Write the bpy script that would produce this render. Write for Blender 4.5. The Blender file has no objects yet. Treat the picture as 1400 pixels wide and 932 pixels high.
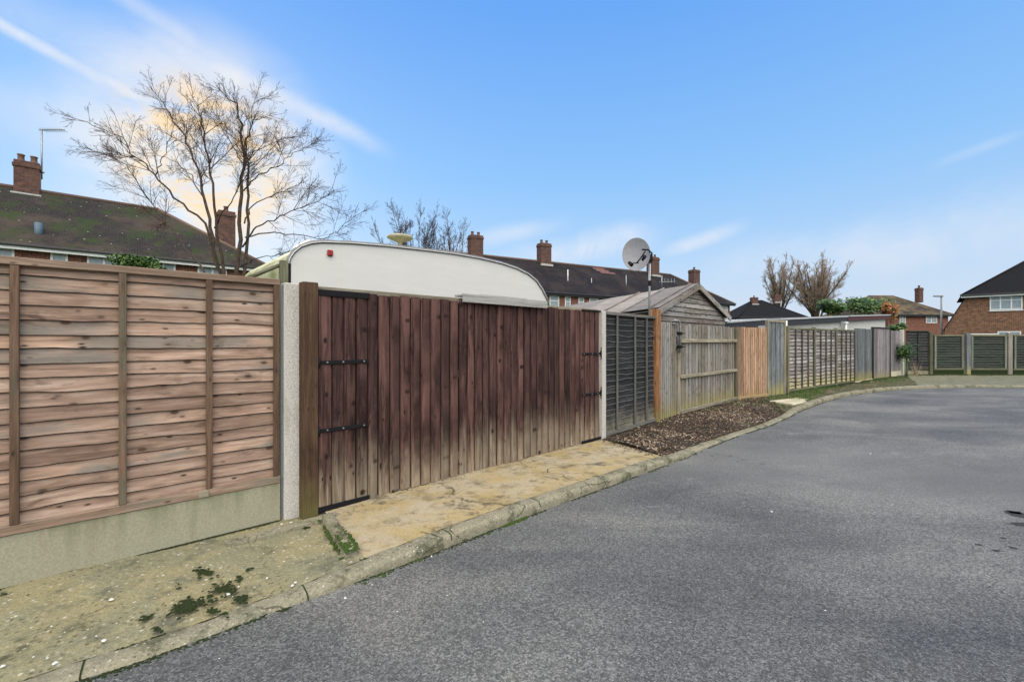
import bpy, math, random
from mathutils import Vector, Matrix, noise
random.seed(11)
R = random.random
U = random.uniform
F, CX, CY, H = 596.0, 700.0, 466.0, 1.38
C = bpy.context.scene.collection
V = Vector

def ground(x, y, z=0.0):
    Y = F * (H - z) / (y - CY)
    return V(((x - CX) / F * Y, Y, z))

def at(x, y, Y):
    return V(((x - CX) / F * Y, Y, H + (CY - y) / F * Y))

# ------------------------------------------------------------------ nodes
class N:
    def __init__(s, name, world=False):
        if world:
            s.m = bpy.data.worlds.new(name)
        else:
            s.m = bpy.data.materials.new(name)
        s.m.use_nodes = True
        s.t = s.m.node_tree
        s.t.nodes.clear()
        s.w = world
    def n(s, kind, **kw):
        o = s.t.nodes.new(kind)
        for k, v in kw.items():
            setattr(o, k, v)
        return o
    def link(s, a, b):
        s.t.links.new(a, b)
    def put(s, sock, v):
        if v is None:
            return
        if isinstance(v, bpy.types.NodeSocket):
            s.link(v, sock)
        elif isinstance(v, (tuple, list)) and len(v) == 3 and sock.type == 'RGBA':
            sock.default_value = (*v, 1)
        else:
            sock.default_value = v
    def math(s, op, a, b=None, c=None, clamp=False):
        o = s.n('ShaderNodeMath', operation=op, use_clamp=clamp)
        s.put(o.inputs[0], a); s.put(o.inputs[1], b); s.put(o.inputs[2], c)
        return o.outputs[0]
    def vmath(s, op, a, b=None):
        o = s.n('ShaderNodeVectorMath', operation=op)
        s.put(o.inputs[0], a); s.put(o.inputs[1], b)
        return o.outputs['Value'] if op in ('DOT_PRODUCT', 'LENGTH') else o.outputs[0]
    def uv(s):
        return s.n('ShaderNodeUVMap', uv_map='uv').outputs[0]
    def pos(s):
        return s.n('ShaderNodeNewGeometry').outputs['Position']
    def rnd(s):
        return s.n('ShaderNodeAttribute', attribute_name='rnd').outputs['Fac']
    def sep(s, v):
        return s.n_sep(v)
    def n_sep(s, v):
        o = s.n('ShaderNodeSeparateXYZ'); s.put(o.inputs[0], v)
        return o.outputs
    def comb(s, x, y, z):
        o = s.n('ShaderNodeCombineXYZ')
        s.put(o.inputs[0], x); s.put(o.inputs[1], y); s.put(o.inputs[2], z)
        return o.outputs[0]
    def scale(s, v, sc):
        o = s.n('ShaderNodeVectorMath', operation='MULTIPLY')
        s.put(o.inputs[0], v); o.inputs[1].default_value = sc if isinstance(sc, (tuple, list)) else (sc,) * 3
        return o.outputs[0]
    def noise(s, v, scale=1.0, detail=4, rough=.55, dist=0.0):
        o = s.n('ShaderNodeTexNoise')
        s.put(o.inputs['Vector'], v); o.inputs['Scale'].default_value = scale
        o.inputs['Detail'].default_value = detail; o.inputs['Roughness'].default_value = rough
        o.inputs['Distortion'].default_value = dist
        return o.outputs['Fac']
    def voro(s, v, scale=1.0, feature='F1', out='Distance', randomness=1.0):
        o = s.n('ShaderNodeTexVoronoi', feature=feature)
        s.put(o.inputs['Vector'], v); o.inputs['Scale'].default_value = scale
        o.inputs['Randomness'].default_value = randomness
        return o.outputs[out]
    def step(s, v, a, b):
        o = s.n('ShaderNodeMapRange', interpolation_type='SMOOTHSTEP')
        s.put(o.inputs[0], v); o.inputs[1].default_value = a; o.inputs[2].default_value = b
        return o.outputs[0]
    def ramp(s, fac, stops):
        o = s.n('ShaderNodeValToRGB'); s.put(o.inputs[0], fac)
        e = o.color_ramp.elements
        while len(e) < len(stops):
            e.new(.5)
        for el, (p, c) in zip(e, stops):
            el.position = p; el.color = (*c, 1)
        return o.outputs[0]
    def mix(s, fac, a, b, mode='MIX'):
        o = s.n('ShaderNodeMix', data_type='RGBA', blend_type=mode)
        s.put(o.inputs[0], fac); s.put(o.inputs[6], a); s.put(o.inputs[7], b)
        return o.outputs[2]
    def bump(s, h, strength=.5, dist=.01, prev=None):
        o = s.n('ShaderNodeBump'); o.inputs['Strength'].default_value = strength
        o.inputs['Distance'].default_value = dist; s.put(o.inputs['Height'], h)
        if prev is not None:
            s.put(o.inputs['Normal'], prev)
        return o.outputs[0]
    def out(s, col, rough=.85, bump=None, metal=0.0, spec=.3, coat=0.0):
        b = s.n('ShaderNodeBsdfPrincipled')
        s.put(b.inputs['Base Color'], col); s.put(b.inputs['Roughness'], rough)
        s.put(b.inputs['Metallic'], metal); b.inputs['Specular IOR Level'].default_value = spec
        if bump is not None:
            s.put(b.inputs['Normal'], bump)
        o = s.n('ShaderNodeOutputMaterial'); s.link(b.outputs[0], o.inputs[0])
        return s.m

def wood(name, dark, mid, light, stain=None, stain_fade=None, algae=None, algae_h=.3, grey=None, grey_amt=.5, knots=.6, streak=40, edge=None, smudge=.0):
    n = N(name)
    uvx = n.n_sep(n.uv()); r = n.rnd(); z = n.n_sep(n.pos())[2]
    u, v = uvx[0], uvx[1]
    rz = n.math('MULTIPLY', r, 37.0)
    g = n.noise(n.comb(n.math('MULTIPLY', u, 2.0), n.math('MULTIPLY', v, float(streak)), rz), 1, 5, .65, .6)
    fine = n.noise(n.comb(n.math('MULTIPLY', u, 9.0), n.math('MULTIPLY', v, 260.0), rz), 1, 3, .6)
    big = n.noise(n.comb(n.math('MULTIPLY', u, 1.3), n.math('MULTIPLY', v, 5.0), rz), 1, 3, .6)
    col = n.ramp(n.math('ADD', n.math('MULTIPLY', g, .7), n.math('MULTIPLY', big, .3)), [(.3, dark), (.5, mid), (.68, light)])
    if grey:
        gm = n.step(n.math('ADD', big, n.math('MULTIPLY', n.math('SUBTRACT', r, .5), .35)), .62 - grey_amt * .4, .78 - grey_amt * .3)
        col = n.mix(gm, col, n.mix(g, tuple(c * .6 for c in grey), grey))
    # per-board difference
    col = n.mix(1.0, col, n.ramp(r, [(0, (.68, .66, .66)), (.5, (.95, .95, .95)), (1, (1.25, 1.2, 1.15))]), 'MULTIPLY')
    if stain:
        zz = n.math('ADD', z, n.math('MULTIPLY', n.math('SUBTRACT', n.noise(n.comb(n.math('MULTIPLY', u, 2.0), n.math('MULTIPLY', v, 22.0), rz), 1, 6, .75), .5), 1.1))
        zz = n.math('ADD', zz, n.math('MULTIPLY', n.math('SUBTRACT', r, .5), .3))
        sm = n.step(zz, stain_fade[0], stain_fade[1])
        sc = n.mix(n.step(n.math('ADD', n.math('MULTIPLY', g, .6), n.math('MULTIPLY', big, .4)), .36, .64), tuple(c * .3 for c in stain), tuple(c * 2.0 for c in stain))
        sc = n.mix(1.0, sc, n.ramp(r, [(0, (.6, .58, .58)), (1, (1.5, 1.4, 1.35))]), 'MULTIPLY')
        wear = n.step(n.noise(n.comb(n.math('MULTIPLY', u, 2.2), n.math('MULTIPLY', v, 30.0), n.math('ADD', rz, 9.0)), 1, 6, .8), .55, .68)
        sc = n.mix(n.math('MULTIPLY', wear, .5), sc, (stain[0] * 3.4, stain[1] * 3.4, stain[2] * 3.4))
        # black mildew band just above the bare foot
        bl = n.math('MULTIPLY', n.step(zz, stain_fade[1] + .5, stain_fade[1] - .02), n.step(n.noise(n.comb(n.math('MULTIPLY', u, 2.5), n.math('MULTIPLY', v, 22.0), rz), 1, 4, .7), .42, .62))
        sc = n.mix(n.math('MULTIPLY', bl, .75), sc, tuple(c * .22 for c in stain))
        col = n.mix(sm, col, sc)
    if knots:
        k = n.voro(n.comb(n.math('MULTIPLY', u, 5.0), n.math('MULTIPLY', v, 9.0), rz), 1.0)
        km = n.math('MULTIPLY', n.step(k, .17, .07), knots)
        col = n.mix(km, col, tuple(c * .35 for c in (stain or dark)))
        k2 = n.voro(n.comb(n.math('MULTIPLY', u, 7.5), n.math('MULTIPLY', v, 20.0), n.math('ADD', rz, 5.0)), 1.0)
        kc = n.n('ShaderNodeSeparateColor'); n.link(n.voro(n.comb(n.math('MULTIPLY', u, 7.5), n.math('MULTIPLY', v, 20.0), n.math('ADD', rz, 5.0)), 1.0, out='Color'), kc.inputs[0])
        col = n.mix(n.math('MULTIPLY', n.math('MULTIPLY', n.step(k2, .2, .06), n.step(kc.outputs[0], .45, .55)), knots), col, tuple(c * .3 for c in (stain or dark)))
        ring = n.math('MULTIPLY', n.step(k, .42, .15), 0.0 if stain else knots * .35)
        col = n.mix(ring, col, dark)
    if smudge:
        sm_ = n.step(n.noise(n.comb(n.math('MULTIPLY', u, 3.0), n.math('MULTIPLY', v, 9.0), n.math('ADD', rz, 3.0)), 1, 6, .7, .5), .55, .72)
        col = n.mix(n.math('MULTIPLY', sm_, smudge), col, tuple(c * .45 for c in dark))
    if algae:
        za = n.math('ADD', z, n.math('MULTIPLY', n.math('SUBTRACT', n.noise(n.scale(n.pos(), 5.0), 1, 4, .7), .5), .5))
        am = n.math('MULTIPLY', n.step(za, algae_h, -.05), .8)
        col = n.mix(am, col, algae)
    col = n.mix(n.math('MULTIPLY', n.step(fine, .5, .25), .45), col, tuple(c * .5 for c in (dark if not stain else stain)))
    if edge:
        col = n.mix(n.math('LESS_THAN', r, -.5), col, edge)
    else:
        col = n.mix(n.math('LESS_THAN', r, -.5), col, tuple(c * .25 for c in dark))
    b = n.bump(g, .8, .006)
    b = n.bump(fine, .5, .003, b)
    return n.out(col, .85, b, spec=.2)

def speck(name, c1, c2, scale=120, rough=.9, bumpd=.003, big=None, spec=.2):
    n = N(name); p = n.pos()
    a = n.noise(p, scale, 3, .7)
    b_ = n.noise(p, 3.0, 5, .6)
    col = n.ramp(a, [(.3, c1), (.7, c2)])
    if big:
        col = n.mix(n.step(b_, .4, .65), col, n.mix(a, tuple(x * .8 for x in big), big))
    return n.out(col, rough, n.bump(a, .6, bumpd), spec=spec)

def plain(name, c, rough=.5, metal=0.0, spec=.4, var=.25):
    n = N(name)
    a = n.noise(n.pos(), 14, 5, .65)
    col = n.mix(n.step(a, .35, .7), tuple(x * (1 - var) for x in c), c)
    return n.out(col, rough, n.bump(n.noise(n.pos(), 60, 3), .15, .002), metal, spec)

M = {}
M['lap'] = wood('weathered_pine', (.125, .078, .055), (.365, .25, .185), (.56, .425, .335), grey=(.23, .20, .17), grey_amt=.25, knots=1.0, streak=22, edge=(.018, .011, .008), smudge=.7)  # dark edge: bark, also the shade line at each overlap put into colour
M['lap_frame'] = wood('weathered_pine_frame', (.13, .09, .06), (.30, .21, .15), (.44, .33, .24), grey=(.26, .24, .18), grey_amt=.55, knots=.8)
M['lap_dark'] = wood('dark_pine_batten', (.05, .032, .02), (.14, .085, .055), (.26, .165, .11), grey=(.14, .12, .085), grey_amt=.35, knots=.8)
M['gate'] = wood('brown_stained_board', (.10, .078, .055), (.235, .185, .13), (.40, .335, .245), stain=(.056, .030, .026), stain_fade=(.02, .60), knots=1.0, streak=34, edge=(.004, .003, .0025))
M['gate_post'] = wood('brown_post', (.02, .012, .008), (.055, .032, .02), (.10, .065, .04), algae=(.12, .105, .035), algae_h=.40, smudge=.5)
M['black'] = wood('black_painted_board', (.006, .0065, .007), (.020, .021, .023), (.055, .056, .06), knots=.6, algae=(.24, .215, .15), algae_h=.4, edge=(.24, .235, .215), smudge=.4)
M['grey_batten'] = wood('grey_batten', (.12, .11, .09), (.24, .22, .18), (.36, .33, .28), knots=.3)
M['orange_post'] = wood('orange_post', (.07, .025, .01), (.25, .115, .05), (.45, .28, .15), knots=.6, algae=(.18, .17, .06), algae_h=.4, smudge=.6)
M['paleplank'] = wood('pale_grey_plank', (.2, .2, .185), (.36, .355, .33), (.46, .455, .43), knots=.2, smudge=.3)
M['dimbatten'] = wood('dim_grey_batten', (.06, .058, .05), (.13, .125, .11), (.22, .21, .185), knots=.3)
M['greenbatten'] = wood('grey_green_batten', (.08, .09, .07), (.17, .185, .145), (.26, .28, .23), knots=.2)
M['darkbatten'] = wood('dark_grey_batten', (.03, .028, .022), (.07, .065, .05), (.13, .12, .095), knots=.2)
M['silver'] = wood('silvered_board', (.085, .07, .055), (.26, .235, .19), (.45, .41, .35), grey=(.30, .30, .29), grey_amt=.5, knots=1.0, algae=(.27, .235, .08), algae_h=.45, smudge=.7)
M['silver_rail'] = wood('silvered_rail', (.08, .07, .045), (.24, .215, .155), (.42, .385, .3), knots=.3, smudge=.5)
M['orange'] = wood('new_orange_board', (.17, .095, .058), (.36, .235, .155), (.51, .37, .26), knots=1.0, algae=(.33, .24, .11), algae_h=.3, smudge=.3)
M['bluegrey'] = wood('blue_grey_board', (.05, .058, .06), (.13, .145, .15), (.26, .28, .285), knots=.5, algae=(.33, .28, .10), algae_h=.5, smudge=.5)
M['mauve'] = wood('mauve_grey_board', (.10, .09, .09), (.22, .205, .21), (.34, .32, .335), knots=.5, algae=(.29, .25, .11), algae_h=.4, smudge=.5)
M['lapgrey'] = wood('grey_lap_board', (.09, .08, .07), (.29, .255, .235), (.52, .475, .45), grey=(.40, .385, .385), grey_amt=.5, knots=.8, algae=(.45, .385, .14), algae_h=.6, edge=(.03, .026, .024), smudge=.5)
M['darkgreen'] = wood('green_black_board', (.006, .008, .007), (.02, .026, .023), (.055, .066, .052), knots=.3, algae=(.03, .042, .015), algae_h=.4, edge=(.15, .175, .135), smudge=.4)
M['mossy_rail'] = wood('mossy_rail', (.05, .05, .03), (.12, .12, .075), (.21, .205, .14), knots=.2)
M['shedwood'] = wood('shed_board', (.07, .058, .045), (.22, .19, .16), (.38, .345, .30), grey=(.33, .315, .295), grey_amt=.6, knots=.8, edge=(.03, .024, .018), smudge=.7)
M['felt'] = wood('shed_roof_felt', (.13, .118, .105), (.22, .20, .18), (.30, .275, .25), knots=0, streak=12)

def concrete_post_mat():
    n = N('post_concrete'); p = n.pos()
    a = n.noise(p, 130, 3, .7); b = n.noise(n.scale(p, (1, 1, .25)), 9, 4)
    col = n.ramp(a, [(.32, (.2, .185, .16)), (.48, (.42, .40, .365)), (.7, (.6, .58, .54))])
    col = n.mix(n.math('MULTIPLY', n.step(b, .52, .72), .5), col, (.22, .21, .14))
    h = n.voro(p, 90)
    return n.out(col, .9, n.bump(h, .5, .003))
M['post'] = concrete_post_mat()
def gravel_board_mat():
    n = N('gravel_board_concrete'); p = n.pos(); z = n.n_sep(p)[2]
    a = n.noise(p, 90, 4, .7)
    st = n.noise(n.scale(p, (9, 9, 1.1)), 1, 5, .6)
    col = n.ramp(a, [(.3, (.215, .205, .14)), (.7, (.335, .32, .235))])
    m = n.math('MULTIPLY', n.step(n.math('ADD', st, n.math('MULTIPLY', z, .7)), .52, .85), .65)
    col = n.mix(m, col, (.135, .145, .065))
    m2 = n.step(n.noise(n.scale(p, (14, 14, 2.5)), 1, 3), .62, .75)
    col = n.mix(n.math('MULTIPLY', m2, .35), col, (.25, .17, .12))
    return n.out(col, .9, n.bump(a, .4, .003))
M['gravelboard'] = gravel_board_mat()

def asphalt():
    n = N('asphalt'); p = n.pos()
    v = n.voro(p, 120, out='Color'); vv = n.n('ShaderNodeSeparateColor'); n.link(v, vv.inputs[0])
    a = n.math('ADD', n.math('MULTIPLY', vv.outputs[0], .55), n.math('MULTIPLY', n.noise(p, 260, 3, .8), .55))
    col = n.ramp(a, [(.2, (.046, .045, .042)), (.46, (.092, .091, .086)), (.68, (.140, .138, .130)), (.95, (.27, .265, .25))])
    big = n.noise(n.scale(p, (.5, .9, 1)), .9, 5, .6, .4)
    col = n.mix(1.0, col, n.ramp(big, [(.34, (.60, .63, .68)), (.5, (.97, .98, .99)), (.63, (1.42, 1.40, 1.34))]), 'MULTIPLY')
    m2 = n.noise(p, 6, 5, .7)
    col = n.mix(n.math('MULTIPLY', n.step(m2, .6, .78), .35), col, (.27, .255, .22))
    m3 = n.step(n.noise(n.vmath('ADD', p, (31, 7, 0)), 3.2, 3, .6), .66, .76)
    col = n.mix(n.math('MULTIPLY', m3, .3), col, (.07, .068, .065))
    pit = n.voro(p, 150)
    xy = n.n_sep(p)
    bd = n.math('ADD', n.math('ADD', n.math('MULTIPLY', xy[0], .42), n.math('MULTIPLY', xy[1], .9)), n.math('MULTIPLY', n.noise(p, .7, 4), 1.6))
    band = n.math('MULTIPLY', n.step(bd, 5.3, 6.3), n.step(bd, 9.0, 7.0))
    col = n.mix(n.math('MULTIPLY', band, .40), col, (.19, .185, .172))  # sunlit band across the road put into the asphalt colour
    cw = n.voro(n.vmath('ADD', p, n.scale(n.comb(n.noise(p, 3, 5), n.noise(n.vmath('ADD', p, (9, 9, 9)), 3, 5), 0.0), .8)), .28, 'DISTANCE_TO_EDGE')
    cm = n.math('MULTIPLY', n.step(cw, .0022, .0006), n.step(n.noise(p, .6, 2), .50, .58))
    col = n.mix(n.math('MULTIPLY', cm, .6), col, (.025, .025, .025))
    sc_ = n.step(n.noise(n.vmath('ADD', p, (3, 77, 0)), 1.7, 8, .8), .60, .66)
    col = n.mix(n.math('MULTIPLY', sc_, .3), col, (.30, .30, .29))
    b = n.bump(n.math('ADD', n.math('MULTIPLY', pit, -1.0), n.math('MULTIPLY', a, .7)), .85, .005)
    b = n.bump(m2, .3, .01, b)
    return n.out(col, .8, b, spec=.35)
M['asphalt'] = asphalt()

def rough_concrete(name, base, alt, dirt, moss, pebble=True, smooth=False, mosscut=.6, cell=62):
    n = N(name); p = n.pos()
    a = n.noise(p, 55, 5, .75); b = n.noise(p, 2.3, 6, .65, .5); c = n.noise(n.vmath('ADD', p, (17, 5, 0)), 5.0, 6, .7)
    col = n.mix(n.step(b, .38, .6), base, alt)
    col = n.mix(n.math('MULTIPLY', n.step(a, .35, .75), .55), col, tuple(min(1, x * 1.75) for x in base))
    col = n.mix(n.math('MULTIPLY', n.step(c, .5, .68), .75), col, dirt)
    d = n.noise(n.vmath('ADD', p, (3, 41, 0)), 3.4, 7, .72)
    col = n.mix(n.math('MULTIPLY', n.step(d, mosscut, mosscut + .13), .85), col, moss)
    hole = n.step(n.voro(p, 38 if not smooth else 12), .16, .05)
    hm = n.math('MULTIPLY', hole, n.step(n.noise(p, 9, 2), .5, .62))
    col = n.mix(hm, col, (.05, .05, .03))
    cw = n.voro(n.vmath('ADD', p, n.scale(n.comb(n.noise(p, 4, 4), n.noise(n.vmath('ADD', p, (9, 9, 9)), 4, 4), 0.0), .35)), 1.05, 'DISTANCE_TO_EDGE')
    cm = n.math('MULTIPLY', n.step(cw, .009, .002), n.step(n.noise(p, 1.3, 2), .47, .56))
    col = n.mix(n.math('MULTIPLY', cm, .8), col, (.03, .028, .02))
    h = a
    if not pebble:
        stk = n.step(n.noise(n.scale(n.vmath('ADD', p, (1.3, .4, 0)), (1.6, 3.6, 1)), 1.4, 7, .75, 1.2), .50, .68)
        col = n.mix(n.math('MULTIPLY', stk, .6), col, tuple(x * .42 for x in base))
        cr_ = n.step(n.noise(p, 140, 3, .8), .55, .35)
        col = n.mix(n.math('MULTIPLY', cr_, .3), col, tuple(x * .45 for x in base))
    if pebble:
        pv = n.voro(p, cell)
        pc = n.voro(p, cell, out='Color')
        ps = n.n('ShaderNodeSeparateColor'); n.link(pc, ps.inputs[0])
        pm = n.math('MULTIPLY', n.step(pv, .42, .2), n.step(ps.outputs[0], .55, .8))
        col = n.mix(n.math('MULTIPLY', pm, .8), col, n.ramp(ps.outputs[1], [(0, (.28, .24, .17)), (.6, (.5, .46, .36)), (1, (.68, .66, .6))]))
        dk = n.math('MULTIPLY', n.step(ps.outputs[2], .72, .9), n.step(pv, .4, .2))
        col = n.mix(n.math('MULTIPLY', dk, .8), col, tuple(x * .22 for x in base))
        grit = n.step(n.noise(p, 170, 3, .8), .40, .60)
        col = n.mix(n.math('MULTIPLY', n.math('SUBTRACT', 1.0, grit), .5), col, tuple(x * .4 for x in base))
        h = n.math('ADD', n.math('MULTIPLY', a, .7), n.math('MULTIPLY', pv, -.8))
    bb = n.bump(h, .8 if pebble else .35, .006)
    bb = n.bump(b, .4, .03, bb)
    return n.out(col, .92, bb, spec=.15)
M['pavement'] = rough_concrete('aged_pavement', (.255, .225, .125), (.175, .178, .12), (.085, .092, .072), (.035, .042, .022), True, mosscut=.55, cell=40)
M['apron'] = rough_concrete('sandy_concrete', (.31, .24, .12), (.33, .29, .215), (.17, .14, .085), (.065, .06, .05), False, True, .53)
M['kerb'] = rough_concrete('kerb_concrete', (.25, .225, .155), (.21, .20, .14), (.12, .12, .08), (.05, .06, .03), True, False, .50, cell=58)
M['verge'] = rough_concrete('verge_dirt', (.105, .088, .05), (.06, .07, .025), (.045, .036, .024), (.03, .055, .012), True, False, .48)
M['farpath'] = rough_concrete('mossy_path', (.17, .16, .11), (.115, .12, .075), (.065, .07, .04), (.035, .05, .015), False, True, .60)
M['patch'] = speck('worn_tarmac', (.015, .015, .015), (.06, .06, .058), 150, .9, .004)
M['soil'] = rough_concrete('dark_soil', (.04, .028, .02), (.03, .022, .016), (.02, .016, .012), (.03, .035, .012), True, False, .6)
M['moss'] = speck('moss', (.012, .025, .006), (.06, .10, .018), 160, 1.0, .004)
M['moundmoss'] = speck('mound_moss', (.010, .016, .006), (.05, .065, .022), 40, 1.0, .01)
M['darkmoss'] = speck('dark_moss', (.006, .009, .004), (.03, .045, .012), 160, 1.0, .004)
M['lawn'] = speck('lawn_soil', (.03, .05, .012), (.09, .12, .04), 60)
M['slab'] = speck('pale_slab', (.4, .36, .26), (.55, .5, .38), 70, big=(.35, .33, .2))
M['stone'] = speck('white_pebble', (.5, .48, .42), (.75, .73, .68), 90)

def leafmat(name, stops, rough=.7):
    n = N(name); return n.out(n.ramp(n.rnd(), stops), rough, spec=.25)
M['leaves'] = leafmat('dry_leaves', [(0, (.022, .015, .010)), (.35, (.075, .046, .028)), (.7, (.20, .14, .09)), (1, (.42, .33, .24))])
M['grass'] = leafmat('grass_blades', [(0, (.02, .05, .01)), (.6, (.05, .12, .02)), (1, (.14, .2, .05))])
M['laurel'] = leafmat('laurel_leaves', [(0, (.012, .03, .008)), (.5, (.04, .09, .02)), (1, (.13, .2, .05))], .4)
M['rust_leaf'] = leafmat('rust_leaves', [(0, (.12, .04, .02)), (.5, (.3, .11, .04)), (1, (.35, .22, .07))])

def brick(name, c1, c2, mortar):
    n = N(name)
    o = n.n('ShaderNodeTexBrick'); n.put(o.inputs['Vector'], n.uv())
    o.inputs['Color1'].default_value = (*c1, 1); o.inputs['Color2'].default_value = (*c2, 1); o.inputs['Mortar'].default_value = (*mortar, 1)
    o.inputs['Scale'].default_value = 1; o.inputs['Brick Width'].default_value = .225; o.inputs['Row Height'].default_value = .075
    o.inputs['Mortar Size'].default_value = .008; o.inputs['Bias'].default_value = -.1
    a = n.noise(n.uv(), 5, 5, .7)
    col = n.mix(1.0, o.outputs[0], n.ramp(a, [(.3, (.6, .6, .62)), (.7, (1.3, 1.25, 1.2))]), 'MULTIPLY')
    return n.out(col, .9, n.bump(o.outputs['Fac'], -.4, .01), spec=.15)
M['brick_red'] = brick('red_brick', (.20, .06, .038), (.12, .042, .03), (.25, .2, .16))
M['brick_brown'] = brick('brown_brick', (.21, .095, .05), (.085, .042, .028), (.24, .19, .14))
M['brick_chimney'] = brick('chimney_brick', (.13, .065, .048), (.07, .04, .033), (.11, .09, .08))

def tiles(name, c1, c2, moss=None, warm=None):
    n = N(name)
    o = n.n('ShaderNodeTexBrick'); n.put(o.inputs['Vector'], n.uv())
    o.inputs['Color1'].default_value = (*c1, 1); o.inputs['Color2'].default_value = (*c2, 1)
    o.inputs['Mortar'].default_value = (*[x * .35 for x in c1], 1)
    o.inputs['Scale'].default_value = 1; o.inputs['Brick Width'].default_value = .17; o.inputs['Row Height'].default_value = .11
    o.inputs['Mortar Size'].default_value = .012
    u = n.uv(); a = n.noise(u, .9, 7, .7); f = n.noise(u, 14, 4, .8)
    col = n.mix(1.0, o.outputs[0], n.ramp(f, [(.3, (.5, .5, .5)), (.75, (1.5, 1.5, 1.5))]), 'MULTIPLY')
    if warm:
        col = n.mix(n.math('MULTIPLY', n.step(n.noise(n.vmath('ADD', u, (9, 3, 0)), .5, 6, .7), .42, .62), .8), col, n.mix(f, tuple(x * .5 for x in warm), tuple(x * 1.4 for x in warm)))
    if moss:
        mm = n.step(n.math('ADD', a, n.math('MULTIPLY', f, .35)), .66, .80)
        col = n.mix(n.math('MULTIPLY', mm, .85), col, n.mix(f, tuple(x * .4 for x in moss), tuple(x * 1.5 for x in moss)))
        li = n.math('MULTIPLY', n.step(n.voro(u, 3.5), .12, .05), .6)
        col = n.mix(li, col, (.4, .42, .3))
    return n.out(col, .9, n.bump(n.math('ADD', o.outputs['Fac'], f), -.5, .02), spec=.15)
M['tile_left'] = tiles('mossy_roof_tiles', (.042, .035, .032), (.028, .025, .025), (.028, .046, .013), (.065, .05, .038))
M['tile_mid'] = tiles('dark_roof_tiles', (.021, .018, .021), (.013, .0125, .0145), None, (.032, .025, .023))
M['tile_black'] = tiles('black_roof_tiles', (.014, .014, .016), (.010, .010, .012))
M['tile_tan'] = tiles('brown_roof_tiles', (.055, .048, .038), (.038, .034, .03), None, (.16, .12, .06))
M['tile_patch'] = tiles('pink_roof_tiles', (.2, .1, .09), (.15, .08, .075))
M['pvc'] = plain('white_window_frame', (.7, .7, .68), .4, var=.12)
M['glass'] = plain('window_glass', (.28, .34, .36), .12, var=.3, spec=.6)
M['gutter'] = plain('black_gutter', (.03, .03, .032), .5)
M['whitewall'] = plain('white_render_wall', (.55, .54, .5), .8)
M['greywall'] = plain('grey_render_wall', (.32, .31, .29), .8)
M['maroon'] = plain('maroon_fascia', (.09, .03, .03), .6)
M['roofgrey'] = plain('pale_roof_edge', (.42, .43, .43), .7)
M['lead'] = plain('lead_flashing', (.42, .41, .39), .6)
M['clay'] = plain('clay_pot', (.17, .1, .07), .9)
def caravan_mat():
    n = N('caravan_side'); p = n.pos(); z = n.n_sep(p)[2]
    a = n.noise(n.scale(p, (2, 2, 10)), 1.2, 5, .6)
    s = n.noise(n.scale(p, (7, 7, .7)), 1, 4, .6)
    col = n.mix(n.step(a, .3, .75), (.555, .54, .50), (.59, .575, .535))
    col = n.mix(n.math('MULTIPLY', n.step(s, .55, .8), .25), col, (.5, .48, .38))
    return n.out(col, .38, n.bump(n.noise(p, 260, 2), .12, .002), spec=.4)
M['caravan'] = caravan_mat()
M['caravan_roof'] = speck('algae_shell', (.30, .30, .15), (.48, .46, .30), 30, .6, .001, (.24, .25, .10))
M['rail_alu'] = plain('awning_rail', (.2, .195, .185), .45, .0)
M['rubber'] = plain('black_rubber', (.02, .02, .02), .6)
M['red_lens'] = plain('red_lens', (.28, .02, .015), .25, var=.1)
M['iron'] = plain('black_iron', (.008, .008, .009), .75, 0, .2)
M['galv'] = plain('galvanised_steel', (.38, .39, .4), .45, .6)
M['bolt'] = plain('steel_bolt', (.2, .2, .2), .5, .6)
M['dish'] = plain('grey_dish', (.2, .2, .215), .5, var=.15)
M['antenna'] = plain('yellowed_plastic', (.42, .385, .26), .6)
M['bluepipe'] = plain('blue_flashing', (.08, .13, .17), .6)
M['ridge'] = plain('ridge_tile', (.15, .1, .07), .9)
M['bark'] = speck('bark', (.03, .02, .014), (.10, .072, .05), 25, .9, .01)
M['twig'] = speck('twig_bark', (.045, .028, .02), (.085, .055, .04), 40, .9)
M['paletwig'] = speck('pale_twig_bark', (.20, .145, .105), (.36, .27, .19), 40, .9)
M['lampgrey'] = plain('lamp_column', (.25, .25, .25), .5)

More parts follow.
